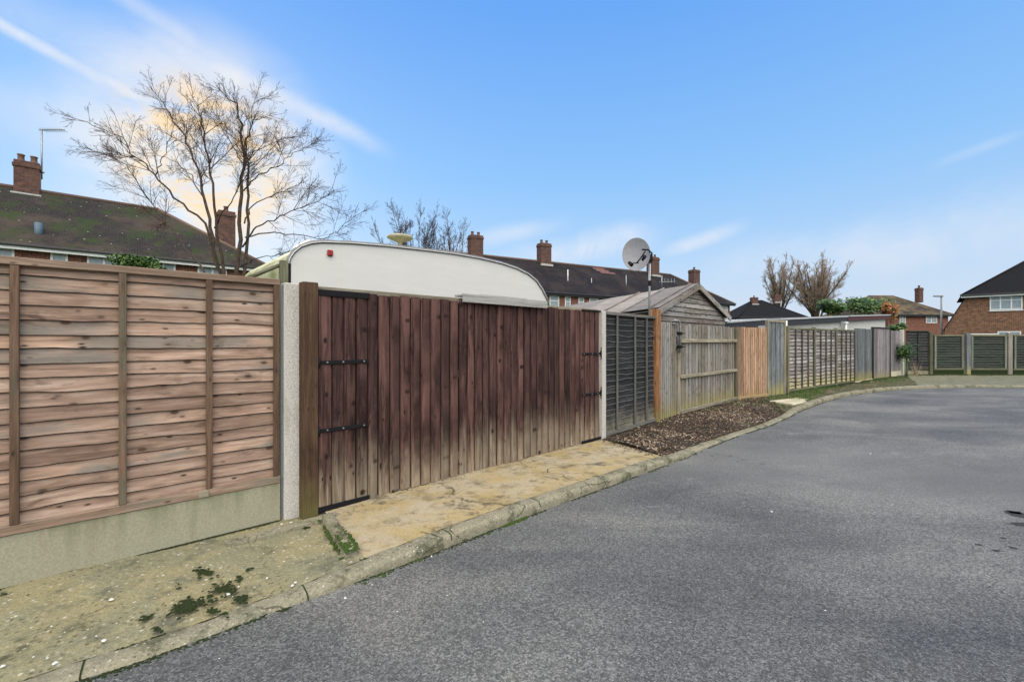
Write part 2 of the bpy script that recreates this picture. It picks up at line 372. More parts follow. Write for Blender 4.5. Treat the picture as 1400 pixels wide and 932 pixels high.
# ------------------------------------------------------------------ mesh builder
class MB:
    def __init__(s):
        s.v = []; s.f = []; s.g = []; s.r = []; s.sm = []
    def face(s, pts, g=None, r=None, smooth=False):
        b = len(s.v); s.v += [tuple(p) for p in pts]
        s.f.append(tuple(range(b, b + len(pts)))); s.g.append(g); s.r.append(R() if r is None else r); s.sm.append(smooth)
    def box(s, x0, x1, y0, y1, z0, z1, g=None, r=None, M4=None, bev=0.0):
        r = R() if r is None else r
        if g is None:
            d = (x1 - x0, y1 - y0, z1 - z0); i = d.index(max(d)); g = V([1 if k == i else 0 for k in range(3)])
        T = M4 if M4 is not None else Matrix.Identity(4)
        b = min(bev, (x1 - x0) * .4, (y1 - y0) * .4, (z1 - z0) * .4)
        gg = (T.to_3x3() @ V(g))
        if b <= 0:
            P = [T @ V(p) for p in ((x0, y0, z0), (x1, y0, z0), (x1, y1, z0), (x0, y1, z0), (x0, y0, z1), (x1, y0, z1), (x1, y1, z1), (x0, y1, z1))]
            base = len(s.v); s.v += [tuple(p) for p in P]
            for q in ((0, 3, 2, 1), (4, 5, 6, 7), (0, 1, 5, 4), (1, 2, 6, 5), (2, 3, 7, 6), (3, 0, 4, 7)):
                s.f.append(tuple(base + i for i in q)); s.g.append(gg); s.r.append(r); s.sm.append(False)
            return
        # bevelled box : 24 verts
        X = (x0, x1); Y = (y0, y1); Z = (z0, z1); idx = {}
        base = len(s.v)
        for i in (0, 1):
            for j in (0, 1):
                for k in (0, 1):
                    sx, sy, sz = (1 - 2 * i) * b, (1 - 2 * j) * b, (1 - 2 * k) * b
                    for a, p in enumerate(((X[i], Y[j] + sy, Z[k] + sz), (X[i] + sx, Y[j], Z[k] + sz), (X[i] + sx, Y[j] + sy, Z[k]))):
                        idx[(i, j, k, a)] = len(s.v); s.v.append(tuple(T @ V(p)))
        def q(*ids):
            s.f.append(tuple(idx[i] for i in ids)); s.g.append(gg); s.r.append(r); s.sm.append(False)
        for i in (0, 1):
            o = [(i, 0, 0, 0), (i, 1, 0, 0), (i, 1, 1, 0), (i, 0, 1, 0)]; q(*(o if i else o[::-1]))
            o = [(0, i, 0, 1), (1, i, 0, 1), (1, i, 1, 1), (0, i, 1, 1)]; q(*(o[::-1] if i else o))
            o = [(0, 0, i, 2), (1, 0, i, 2), (1, 1, i, 2), (0, 1, i, 2)]; q(*(o if i else o[::-1]))
        for i in (0, 1):
            for j in (0, 1):
                q((i, j, 0, 0), (i, j, 0, 1), (i, j, 1, 1), (i, j, 1, 0))
                q((i, 0, j, 0), (i, 0, j, 2), (i, 1, j, 2), (i, 1, j, 0))
                q((0, i, j, 1), (0, i, j, 2), (1, i, j, 2), (1, i, j, 1))
        for i in (0, 1):
            for j in (0, 1):
                for k in (0, 1):
                    q((i, j, k, 0), (i, j, k, 1), (i, j, k, 2))
    def tube(s, pts, rad, sides=6, r=None, cap=True):
        r = R() if r is None else r
        n = len(pts); pts = [V(p) for p in pts]
        if not isinstance(rad, (list, tuple)):
            rad = [rad] * n
        base = len(s.v); d0 = (pts[1] - pts[0]).normalized()
        a = d0.orthogonal().normalized()
        for i, p in enumerate(pts):
            d = (pts[min(i + 1, n - 1)] - pts[max(i - 1, 0)])
            d = d.normalized() if d.length > 1e-9 else d0
            a = (a - d * a.dot(d)); a = a.normalized() if a.length > 1e-6 else d.orthogonal().normalized()
            b = d.cross(a)
            for k in range(sides):
                t = 2 * math.pi * k / sides
                s.v.append(tuple(p + (a * math.cos(t) + b * math.sin(t)) * rad[i]))
        for i in range(n - 1):
            for k in range(sides):
                k2 = (k + 1) % sides
                s.f.append((base + i * sides + k, base + i * sides + k2, base + (i + 1) * sides + k2, base + (i + 1) * sides + k))
                s.g.append(d0); s.r.append(r); s.sm.append(sides > 3)
        if cap:
            s.f.append(tuple(base + k for k in range(sides))[::-1]); s.g.append(d0); s.r.append(r); s.sm.append(False)
            s.f.append(tuple(base + (n - 1) * sides + k for k in range(sides))); s.g.append(d0); s.r.append(r); s.sm.append(False)
    def lathe(s, prof, sides=24, M4=None, r=None):
        T = M4 or Matrix.Identity(4); r = R() if r is None else r; base = len(s.v)
        for rr, z in prof:
            for k in range(sides):
                t = 2 * math.pi * k / sides
                s.v.append(tuple(T @ V((rr * math.cos(t), rr * math.sin(t), z))))
        for i in range(len(prof) - 1):
            for k in range(sides):
                k2 = (k + 1) % sides
                s.f.append((base + i * sides + k, base + i * sides + k2, base + (i + 1) * sides + k2, base + (i + 1) * sides + k))
                s.g.append(None); s.r.append(r); s.sm.append(True)
        s.f.append(tuple(base + k for k in range(sides))[::-1]); s.g.append(None); s.r.append(r); s.sm.append(False)
        s.f.append(tuple(base + (len(prof) - 1) * sides + k for k in range(sides))); s.g.append(None); s.r.append(r); s.sm.append(False)
    def grid(s, P, r=None, smooth=True, g=None):
        """P[i][j] points"""
        r = R() if r is None else r; ni, nj = len(P), len(P[0]); base = len(s.v)
        for row in P:
            s.v += [tuple(p) for p in row]
        for i in range(ni - 1):
            for j in range(nj - 1):
                s.f.append((base + i * nj + j, base + (i + 1) * nj + j, base + (i + 1) * nj + j + 1, base + i * nj + j + 1))
                s.g.append(g); s.r.append(r); s.sm.append(smooth)
    def build(s, name, mat, parent=None, loc=None):
        me = bpy.data.meshes.new(name)
        me.from_pydata(s.v, [], s.f); me.update()
        uvl = me.uv_layers.new(name='uv'); ro = (U(0, 50), U(0, 50)); Z = V((0, 0, 1))
        buf = [0.0] * (len(me.loops) * 2)
        for p, g, r in zip(me.polygons, s.g, s.r):
            n = p.normal
            if g is not None:
                t = V(g) - n * n.dot(V(g))
                if t.length < .05:
                    t = n.orthogonal()
            else:
                t = Z.cross(n)
                if t.length < .05:
                    t = V((1, 0, 0))
            t = t.normalized(); b = n.cross(t)
            o = (r * 13.7, r * 7.3) if g is not None else (0, 0)
            for li in p.loop_indices:
                co = me.vertices[me.loops[li].vertex_index].co
                buf[li * 2] = co.dot(t) + ro[0] + o[0]; buf[li * 2 + 1] = co.dot(b) + ro[1] + o[1]
        uvl.data.foreach_set('uv', buf)
        at_ = me.attributes.new('rnd', 'FLOAT', 'FACE'); at_.data.foreach_set('value', s.r)
        me.polygons.foreach_set('use_smooth', s.sm)
        me.materials.append(M[mat] if isinstance(mat, str) else mat)
        o = bpy.data.objects.new(name, me); C.objects.link(o)
        if parent is not None:
            o.parent = parent
        if loc is not None:
            o.location = loc
        return o

def tag(o, label=None, cat=None, group=None, kind=None):
    if label: o['label'] = label
    if cat: o['category'] = cat
    if group: o['group'] = group
    if kind: o['kind'] = kind
    return o

def thing(name, label, cat, loc=(0, 0, 0), rz=0.0, group=None):
    o = bpy.data.objects.new(name, None); C.objects.link(o)
    o.location = loc; o.rotation_euler = (0, 0, rz); o.empty_display_size = .2
    return tag(o, label, cat, group)

def frame_of(P0, P1):
    d = V((P1[0] - P0[0], P1[1] - P0[1], 0)); return d.length, math.atan2(d.y, d.x)

# ------------------------------------------------------------------ fence kit  (local x along the fence, -y is the road side)
def lap_panel(P0, P1, z0, z1, nb, battens, label, group, cl='lap', fr='lap_frame', bt='lap_dark', wav=.006, name='lap_fence', rail_h=.045, eh=.005):
    L, a = frame_of(P0, P1)
    t = thing(name, label, 'fence panel', (P0[0], P0[1], 0), a, group)
    m = MB(); h = (z1 - z0 - rail_h * .6) / nb; seg = max(10, int(L / .06))
    for i in range(nb):
        zb = z0 + .01 + i * h; r = R(); ph = U(0, 40); amp = wav * U(.5, 1.6)
        top = zb + h * 1.22
        lo, hi, bk, ed = [], [], [], []
        for k in range(seg + 1):
            x = L * k / seg
            w = noise.noise(V((x * 2.2, ph, 0))) * amp * 1.6 + noise.noise(V((x * 9, ph, 3))) * amp * .6 + max(0, noise.noise(V((x * 3.5, ph, 17))) - .25) * amp * 3
            cup = noise.noise(V((x * 1.1, ph, 7))) * .004
            lo.append(V((x, -.0125 + cup, zb + w + eh * (.6 + .8 * abs(noise.noise(V((x * 14, ph, 9))))))))
            ed.append(V((x, -.013 + cup, zb + w))); hi.append(V((x, .001 + cup * .3, min(top, z1 - .006))))
            bk.append(V((x, -.002 + cup, zb + w + .001)))
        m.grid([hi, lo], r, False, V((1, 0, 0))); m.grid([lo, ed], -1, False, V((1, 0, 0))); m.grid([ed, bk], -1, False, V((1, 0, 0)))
        m.grid([bk, [p + V((0, .006, 0)) for p in hi]], r, False, V((1, 0, 0)))
    m.build('cladding', cl, t)
    m = MB(); m.box(-.0, L, -.046, .022, z1 - rail_h, z1, bev=.003); m.build('top_rail', fr, t)
    m = MB(); m.box(0, L, -.042, .020, z0 - .02, z0 + rail_h * .7, bev=.003); m.build('bottom_rail', fr, t)
    for x in battens:
        m = MB(); m.box(x - .019, x + .019, -.044, -.0215, z0 + rail_h * .7 + .001, z1 - rail_h - .001, bev=.003); m.build('batten', bt, t)
    return t

def board_run(m, L, z0, z1, bw, rag=.012, thick=.016, x0=0.0, jit=.1):
    x = x0
    m.box(x0 + .004, L - .004, .003, .006, z0 + .01, z1 - .012, r=-1)  # backing added behind the gaps, shade between boards put into its dark colour
    nb_ = max(1, round((L - x0) / bw)); ws = [U(1 - jit, 1 + jit) for _ in range(nb_)]; tw = sum(ws)
    for w in [q * (L - x0) / tw for q in ws]:
        r = R()
        tilt = U(-.004, .004); zb = z0 + U(-rag, rag * .3); zt = z1 + U(-rag, rag) * .6
        e0, e1 = -thick * U(1.1, 1.7), -.005 - U(0, .004)
        n = 6; seg = 7; P = []
        gp_ = .0095 * U(.5, 1.5)
        prof = [(x, .003), (x, e0 * .6), (x + .004, e0)]
        for k in range(1, n + 1):
            s_ = k / n
            prof.append((x + .004 + (w - gp_ - .004) * s_, e0 * (1 - s_) + e1 * s_ - .005 * math.sin(math.pi * s_)))
        prof.append((x + w - gp_, .003))
        bow = U(-.0015, .0015); ph = U(0, 50)
        for j in range(seg + 1):
            q = j / seg; z = zb + (zt - zb) * q; off = bow * math.sin(math.pi * q)
            yy = noise.noise(V((q * 2.5, ph, 0))) * .005 + tilt * q
            P.append([V((px + off, py + (yy if 0 < i_ < len(prof) - 1 else 0), z)) for i_, (px, py) in enumerate(prof)])
        m.grid([list(c) for c in zip(*P)], r, False, V((0, 0, 1)))
        m.face([V((px, py, zt)) for px, py in prof], V((1, 0, 0)), r)
        x += w

def wood_post(P, a, w, d, z1, mat, label, group=None, name='timber_post', z0=-.05, cap=False):
    t = MB(); t.box(-w / 2, w / 2, -d / 2, d / 2, z0, z1, bev=.006)
    o = t.build(name, mat); o.location = (P[0], P[1], 0); o.rotation_euler = (0, 0, a)
    return tag(o, label, 'fence post', group)

def s_on(P, d, x):
    k = (x - CX) / F
    return (k * P.y - P.x) / (d.x - k * d.y)
# ------------------------------------------------------------------ polyline of the row of fences
Pend = V((-1.822, 3.414)); dL = V((.747, .665))
P1s = Pend - dL * 1.83
G0, G1 = V((-1.575, 3.515)), V((1.225, 6.128))
B1 = V((2.41, 7.44)); S0 = V((3.10, 8.22)); S1 = V((5.27, 10.28)); O1 = V((6.44, 11.02)); T1 = V((7.08, 11.35))
L0 = V((7.3, 11.58)); L3 = V((11.30, 14.40)); Q1 = V((13.0, 15.75)); Q2 = V((14.5, 16.75)); Q3 = V((15.45, 17.35)); Q4 = V((16.25, 17.95)); W0 = V((17.2, 17.95))
aL = math.atan2(dL.y, dL.x)
g_lap = 'waney lap fence panels left of the gate'

lap_panel(P1s, Pend - dL * .003, .305, 1.857, 18, [.06, .457, .915, 1.372, 1.80], 'pinkish brown horizontal lap panel above the pale concrete gravel board', None)
gb = MB(); gb.box(0, 1.83, -.03, .02, -.06, .283, bev=.004)
o = tag(gb.build('gravel_board', 'gravelboard'), 'long pale green-stained concrete gravel board under the pinkish lap panel', 'gravel board'); o.location = (P1s.x, P1s.y, 0); o.rotation_euler = (0, 0, aL)
# small wooden wedge on the bottom rail
w = MB(); w.box(-.03, .03, -.05, -.032, .285, .33, bev=.003, M4=None)
o = tag(w.build('wooden_wedge', 'lap_frame'), 'small wooden wedge stuck at the top of the concrete gravel board', 'wedge'); q = P1s + dL * (1.83 - 1.372 + .88); o.location = (q.x, q.y, 0); o.rotation_euler = (0, 0, aL)

def conc_post(P, a, w, z1, label, mat='post', group='concrete fence posts'):
    m = MB(); m.box(-w / 2, w / 2, -.055, .055, -.06, z1, g=V((0, 0, 1)), bev=.008)
    o = m.build('concrete_post', mat); o.location = (P[0], P[1], 0); o.rotation_euler = (0, 0, a)
    return tag(o, label, 'fence post', group)
sa_, sb_ = s_on(Pend, dL, 386.0), s_on(Pend, dL, 409.5)
pp = Pend + dL * ((sa_ + sb_) / 2)
conc_post(pp, aL, sb_ - sa_, 1.835, 'speckled concrete post between the pinkish lap panel and the brown gate post')
pp = P1s - dL * .06
conc_post(pp, aL, .112, 1.835, 'speckled concrete post at the far left end of the pinkish lap panel')

aG = math.atan2((G1 - G0).y, (G1 - G0).x); dG = (G1 - G0).normalized(); LG = (G1 - G0).length
sa_, sb_ = s_on(G0, dG, 411.0), -.003
gp = G0 + dG * ((sa_ + sb_) / 2)
wood_post(gp, aG, sb_ - sa_, .10, 1.845, 'gate_post', 'dark brown square timber post carrying the left gate hinges')
# a dark blanking strip behind the gap
sS = s_on(G0, dG, 627)
def gate_leaf(sa, sb, label, hinge_left):
    L = sb - sa; P = G0 + dG * sa
    t = thing('driveway_gate', label, 'gate', (P.x, P.y, 0), aG, 'pair of brown driveway gates')
    m = MB(); board_run(m, L, .012, 1.79, .106); m.build('board_cladding', 'gate', t)
    for z in (1.765, 1.0, .16):
        m = MB(); m.box(.0, L, .006, .05, z, z + .075 if z < 1.7 else z + .058, bev=.004); m.build('rail', 'silver_rail', t)
    if hinge_left:
        m = MB(); m.box(L - .06, L + .05, .052, .07, .05, 1.78, g=V((0, 0, 1)), bev=.004); m.build('meeting_strip', 'gate_post', t)
    hx = 0 if hinge_left else L; sg = 1 if hinge_left else -1
    for z in (1.205, .655):
        hm = MB()
        xs = sorted((hx - sg * .035, hx + sg * .42)); hm.box(xs[0], xs[1], -.031, -.025, z - .016, z + .016, bev=.002)
        xs = sorted((hx - sg * .048, hx - sg * .004)); hm.box(xs[0], xs[1], -.038, -.025, z - .085, z + .085, bev=.003)
        hm.tube([(hx + sg * .002, -.036, z - .04), (hx + sg * .002, -.036, z + .04)], .011, 8)
        hg = hm.build('hinge', 'iron', t)
        for k in (.07, .2, .38):
            bm = MB(); bm.lathe([(.009, 0), (.009, .004), (.005, .006)], 8, Matrix.Translation((hx + sg * k, -.031, z)) @ Matrix.Rotation(math.pi / 2, 4, 'X'))
            bm.build('bolt', 'bolt', hg)
    m = MB()
    xs = sorted((hx - sg * .005, hx + sg * .43))
    m.box(xs[0], xs[1], -.032, -.024, 1.745 if hinge_left else 1.78, 1.795 if hinge_left else 1.805, bev=.002); m.build('strap', 'iron', t)
    m = MB(); m.box(xs[0], xs[1], -.034, -.026, -.004, .045, bev=.002); m.build('strap', 'iron', t)
    return t, L
gate_leaf(0.004, sS - .002, 'narrower left leaf of the dark red-brown boarded driveway gate', True)
gr, Lr = gate_leaf(sS + .002, LG - .004, 'wider right leaf of the dark red-brown boarded driveway gate with grey cap plank', False)
sc_end = s_on(G0, dG, 742) - sS
m = MB(); m.box(.0, sc_end, -.058, .075, 1.838, 1.862, bev=.004)
m.box(.0, sc_end, -.080, -.059, 1.775, 1.862, bev=.003)
m.box(.3, sc_end - .25, .02, .045, 1.863, 1.885, bev=.003)
tag(m.build('cap_plank', 'paleplank', gr), 'grey weathered plank capping the gate top')

pq = G1 + dG * .05
conc_post(pq, aG, .088, 1.80, 'white concrete post between the right gate leaf and the black panel', 'pvcpost' if 0 else 'post')
aB = math.atan2((B1 - G1).y, (B1 - G1).x)
Bs = G1 + dG * .11
lb = (B1 - Bs).length
lap_panel(Bs, B1, .04, 1.80, 21, [lb * .2, lb * .55, lb * .80], 'black painted lap panel with three thin grey battens', None, 'black', 'dimbatten', 'dimbatten', .012, eh=.005)
aS0 = math.atan2((S0 - B1).y, (S0 - B1).x); dS0 = (S0 - B1).normalized()
wood_post(B1 + dS0 * .09, aS0, .17, .12, 1.925, 'orange_post', 'tall flaking orange-brown timber post right of the black panel')
def plank_panel(P0, P1, z0, z1, bw, mat, label, name='board_fence', cat='fence panel', rails=(), railmat='silver_rail', rag=.012, gravel=None, frame=None, rail_front=True, thick=.016):
    L, a = frame_of(P0, P1)
    t = thing(name, label, cat, (P0[0], P0[1], 0), a, None)
    m = MB(); board_run(m, L, z0, z1, bw, rag, thick); m.build('board_cladding', mat, t)
    for z in rails:
        m = MB()
        if rail_front:
            m.box(-.01, L + .01, -.075, -.022, z - .035, z + .035, bev=.01)
        else:
            m.box(0, L, .006, .05, z - .035, z + .035, bev=.006)
        m.build('rail', railmat, t)
    if gravel:
        m = MB(); m.box(0, L, -.035, .01, -.06, z0 + .0, bev=.004); m.build('gravel_board', gravel, t)
    if frame:
        for (xa, xb, za, zb) in ((-.03, .03, -.02, z1 + .05), (L - .03, L + .03, -.02, z1 + .05)):
            m = MB(); m.box(xa, xb, -.04, .03, za, zb, bev=.004); m.build('frame_post', frame, t)
        m = MB(); m.box(.031, L - .031, -.04, .03, z1 - .002, z1 + .05, bev=.004); m.build('frame_head', frame, t)
    return t
plank_panel(B1 + dS0 * .19, S0 - dS0 * .02, .0, 1.72, .09, 'silver', 'narrow strip of grey vertical boards behind the bent galvanised pipe', rag=.02)
aS = math.atan2((S1 - S0).y, (S1 - S0).x); dS = (S1 - S0).normalized()
wood_post(S0 + dS * .03, aS, .07, .09, 1.2, 'silver_rail', 'short pale timber post below the bent galvanised pipe')
plank_panel(S0 + dS * .075, S1 - dS * .1, .02, 1.70, .14, 'silver', 'wide silver-grey vertical boarded section with three horizontal rails', rails=(1.38, .70, .04), rag=.02)
wood_post(S1 - dS * .04, aS, .11, .11, 1.70, 'mossy_rail', 'green mossy timber post between silver-grey boards and orange boards')
# galvanised pipe
pt = thing('metal_pipe', 'bent galvanised pipe with two clamps hanging over the grey boards', 'pipe', (S0.x, S0.y, 0), aS0)
m = MB()
arc = [(-.32, -.07, 1.755)] + [(-.32 + .22 + .10 * math.sin(t), -.07, 1.655 + .10 * math.cos(t)) for t in [k * math.pi / 12 for k in range(7)]] + [(0.0, -.07, 1.16)]
m.tube(arc, .017, 10); m.build('pipe', 'galv', pt)
m = MB(); m.tube([(-.30, -.055, 1.70), (-.12, -.055, 1.70), (-.08, -.055, 1.62), (-.07, -.055, 1.2)], .011, 8); m.build('pipe', 'galv', pt)
for z in (1.52, 1.27):
    m = MB(); m.box(-.1, .05, -.10, -.045, z - .03, z + .03, bev=.008); m.tube([(.04, -.09, z), (.04, -.15, z)], .008, 6); m.build('clamp', 'iron', pt)

plank_panel(S1 + dS * .03, O1, .06, 1.71, .10, 'orange', 'fresh orange-brown vertical boarded panel', gravel='orange')
d5 = (O1 - S1).normalized(); a5 = math.atan2(d5.y, d5.x)
plank_panel(O1 + V((.02, .02)), T1, .0, 1.86, .17, 'bluegrey', 'tall grey-blue weathered board panel right of the orange boards', rag=.004, frame='silver_rail')
# leaning stick
m = MB(); m.tube([(7.15, 11.30, -.02), (7.12, 11.45, .9), (7.05, 11.50, 1.75)], .022, 6)
tag(m.build('leaning_stake', 'silver_rail'), 'thin pale stake leaning beside the tall grey-blue panel', 'stake')
d6 = (L3 - L0).normalized(); a6 = math.atan2(d6.y, d6.x); LL = (L3 - L0).length
cuts = [0, LL * .345, LL * .675, LL]
for i, lab in enumerate(('grey lap panel nearest the tall grey-blue boards', 'grey lap panel in the middle of the three grey lap panels', 'grey lap panel ending at the yellow-stained blue-grey boards')):
    A = L0 + d6 * (cuts[i] + .06); B = L0 + d6 * (cuts[i + 1] - .02); l = (B - A).length
    lap_panel(A, B, .06, 1.74, 17, [l * .25, l * .5, l * .75, l - .03], lab, 'grey lap panels along the verge', 'lapgrey', 'mossy_rail', 'darkbatten', .018, eh=.024)
    wood_post(L0 + d6 * (cuts[i] + .02), a6, .075, .09, 1.78, 'mossy_rail', ['slim mossy post at the left end of the three grey lap panels', 'slim mossy post between the first and second grey lap panels', 'slim mossy post between the second and third grey lap panels'][i])
plank_panel(L3 + d6 * .02, Q1, .03, 1.80, .15, 'bluegrey', 'blue-grey upright boards with yellow algae foot beside the dark-framed gate', rag=.01, gravel='slab')
plank_panel(Q1 + V((.05, .04)), Q2, .02, 1.84, .16, 'mauve', 'mauve-grey boarded garden gate in a thin dark frame', name='garden_gate', cat='gate', frame='darkgreen')
plank_panel(Q2 + V((.05, .03)), Q3, .2, 1.78, .15, 'mauve', 'short mauve-grey boarded section behind the spiky plant', gravel='slab')
a8 = math.atan2((Q4 - Q3).y, (Q4 - Q3).x)
conc_post(Q3 + V((.22, .17)), a8, .2, 1.83, 'thick pale concrete post beside the spiky plant')
lap_panel(Q4 + V((0.0, 0.02)), W0 - V((.06, 0)), .2, 1.80, 14, [.45], 'dark blue-black lap panel in the far corner', None, 'black', 'darkgreen', 'darkgreen', eh=.008)
m = MB(); m.box(0, .9, -.03, .02, -.06, .18, bev=.004)
o = tag(m.build('gravel_board', 'kerb'), 'short dark gravel board under the far corner panel', 'gravel board'); o.location = (16.25, 17.97, 0)
wood_post(W0 + V((.0, -.02)), 0, .12, .12, 1.74, 'mossy_rail', 'green mossy post at the inner corner of the far fence')
# far right fence
xs = [17.22, 18.66, 20.36, 22.1]
labs = ['dark green-black lap panel nearest the far fence corner', 'dark green-black lap panel behind the white-topped post', 'dark green-black lap panel cut by the right edge of the photo']
for i in range(3):
    A = V((xs[i] + .1, 17.93 - .06 * i)); B = V((xs[i + 1] - .12, 17.90 - .06 * i))
    t = lap_panel(A, B, .22, 1.64, 13, [.05, .09, (B - A).length - .09, (B - A).length - .05], labs[i], 'dark panels of the far fence', 'darkgreen', 'mossy_rail', 'greenbatten', .008, rail_h=.07, eh=.012)
    m = MB(); m.box(0, B.x - A.x, -.02, .02, -.06, .19, bev=.004); m.build('gravel_board', 'darkmoss', t)
for i, lab in enumerate(('blue-grey timber post between two dark far panels', 'whitish post between two dark panels near the right edge')):
    wood_post(V((xs[i + 1] - .02, 17.83)), 0, .17 if i else .16, .1, 1.70, ('bluegrey', 'grey_batten')[i], lab)
m = MB(); m.box(0, 1.1, -.06, .06, 1.646, 1.675, bev=.004)
o = tag(m.build('white_plank', 'pvc'), 'white plank lying on top of the dark far panels', 'plank'); o.location = (18.75, 17.88, 0)

# ------------------------------------------------------------------ kerb, ground
kerb_px = [(107, 931, -.03), (163, 914, -.03), (214, 896, -.03), (300, 864, -.03), (357, 842, -.025), (410, 824, -.02), (475, 800, .0), (550, 772, .02), (633, 740, .035), (725, 704, .035), (817, 670, .03), (900, 639.5, .02), (938, 625, .0), (962, 614, -.02), (1011, 595, -.035), (1051, 582, -.035), (1078, 570, -.03), (1090, 563.5, .0), (1110, 555.5, .03), (1136, 547, .04), (1162, 541, .04), (1189, 537, .04), (1215, 534, .04), (1255, 531.5, .04), (1300, 530, .03), (1400, 530, .02)]
RZ = -.05
KP = [(ground(x, y, RZ), k) for x, y, k in kerb_px]
p0 = KP[0][0]
KP = [(p0 - V((.747, .665, 0)) * 5, -.03)] + KP + [(V((24, 13.4, RZ)), .02)]
def smooth_poly(P, step=.04):
    out = []
    n = len(P)
    for i in range(n - 1):
        a, b, c, d = P[max(i - 1, 0)], P[i], P[i + 1], P[min(i + 2, n - 1)]
        l = (c[0] - b[0]).length; k = max(1, int(l / step))
        if (b[0] - a[0]).length > 3 * l: a = (b[0] * 2 - c[0], b[1])
        if (d[0] - c[0]).length > 3 * l: d = (c[0] * 2 - b[0], c[1])
        for j in range(k):
            t = j / k
            h = lambda q0, q1, q2, q3: q1 + .5 * t * ((q2 - q0) + t * ((2 * q0 - 5 * q1 + 4 * q2 - q3) + t * (3 * (q1 - q2) + q3 - q0)))
            if i == 0 or i == n - 2:
                out.append((b[0].lerp(c[0], t), b[1] + (c[1] - b[1]) * t))
            else:
                out.append((h(a[0], b[0], c[0], d[0]), b[1] + (c[1] - b[1]) * t))
    out.append(P[-1]); return out
KS = smooth_poly(KP)
rows = []; inner = []
prof = [(0, -.08), (-.004, None), (.001, -.022), (.008, -.010), (.022, -.003), (.045, 0), (.07, .001), (.095, .002), (.12, 0), (.128, -.004), (.13, -.03)]
acc = 0
for i, (p, k) in enumerate(KS):
    d = (KS[min(i + 1, len(KS) - 1)][0] - KS[max(i - 1, 0)][0]); d.z = 0; d.normalize(); nn = V((-d.y, d.x, 0))
    wob = noise.noise(p * 2.5) * .008
    row = []
    for off, zz in prof:
        z = (k - .045) if zz is None else (k + zz if zz > -.05 else -.09)
        q = p + nn * (off + wob * (1 if off < .1 else .4)); q.z = z + noise.noise(q * 7) * .007 + noise.noise(q * 28) * .005
        q += nn * noise.noise(q * 22 + V((0, 0, 5))) * .006
        row.append(q)
    rows.append(row); inner.append((p + nn * .128, k))
m = MB(); m.grid(rows[:], .5, True)
m.f = [f[::-1] for f in m.f]
tag(m.build('kerb', 'kerb'), kind='structure')
# joints between the kerb stones: thin dark mortar lines
jm = MB(); acc = 0; nxt = .4
for i in range(1, len(KS)):
    acc += (KS[i][0] - KS[i - 1][0]).length
    if acc > nxt:
        nxt += .915
        d = (KS[i][0] - KS[i - 1][0]).normalized()
        a_, b_ = rows[i], [q + d * .007 for q in rows[i]]
        jm.grid([[q + V((0, 0, .0025)) - (V((-d.y, d.x, 0)) * .002) for q in a_[1:-1]], [q + V((0, 0, .0025)) - (V((-d.y, d.x, 0)) * .002) for q in b_[1:-1]]], .1, False)
tag(jm.build('kerb_joints', 'darkmoss'), kind='structure')

def resample(P, n):
    L = [0]
    for i in range(1, len(P)):
        L.append(L[-1] + (P[i] - P[i - 1]).length)
    out = []; j = 0
    for k in range(n):
        t = L[-1] * k / (n - 1)
        while j < len(P) - 2 and L[j + 1] < t:
            j += 1
        out.append(P[j].lerp(P[j + 1], (t - L[j]) / max(1e-9, L[j + 1] - L[j])))
    return out
IN = [V((p.x, p.y, k - .004)) for p, k in inner]
def idx_near(x, y):
    q = ground(x, y, 0)
    return min(range(len(IN)), key=lambda i: (IN[i].xy - q.xy).length)
def strip(name, A, B, mat, nA=60, nB=14, rough=.006, crown=0.0):
    """A on the fence side, B on the kerb side (3-D points)"""
    a, b = resample(A, nA), resample(B, nA)
    g = []
    for p, q in zip(a, b):
        row = []
        for j in range(nB + 1):
            t = j / nB; r = p.lerp(q, t)
            e = 1 if 0 < j < nB else .3
            r.z += (noise.noise(r * 1.7) * rough * 2 + noise.noise(r * 6) * rough) * e + crown * math.sin(math.pi * t)
            row.append(r)
        g.append(row)
    m = MB(); m.grid(g, .5, True)
    return tag(m.build(name, mat), kind='structure'), g
def F3(p, z=-.01, back=.05):
    n = V((-.67, .74)); q = V((p.x, p.y)) + n * back
    return V((q.x, q.y, z))
i_w = idx_near(500, 768); i_d = idx_near(882, 620); i_s = idx_near(1078, 562)
GA = G0 + dG * .06
ext = P1s - dL * 5
strip('pavement', [F3(ext), F3(P1s), F3(Pend), F3(GA)], IN[:i_w + 1], 'pavement', 160, 24, .007)
GB = G1 + dG * .03
strip('driveway_apron', [F3(GA, .004), F3(GB, .004)], IN[i_w:i_d + 1], 'apron', 80, 20, .004)
bed, bedg = strip('soil_bed', [F3(GB, .0), F3(B1), F3(S0), F3(S1), F3(O1)], IN[i_d:i_s + 1], 'soil', 90, 24, .012, .03)
verge, vg = strip('verge', [F3(O1), F3(T1), F3(L3), F3(Q3), F3(Q4)], IN[i_s:idx_near(1255, 528)], 'verge', 120, 24, .016, .0)
strip('far_path', [F3(Q4, .0), V((17.2, 18.1, 0)), V((24, 17.9, .0))], IN[idx_near(1255, 528) - 1:], 'farpath', 80, 20, .01)
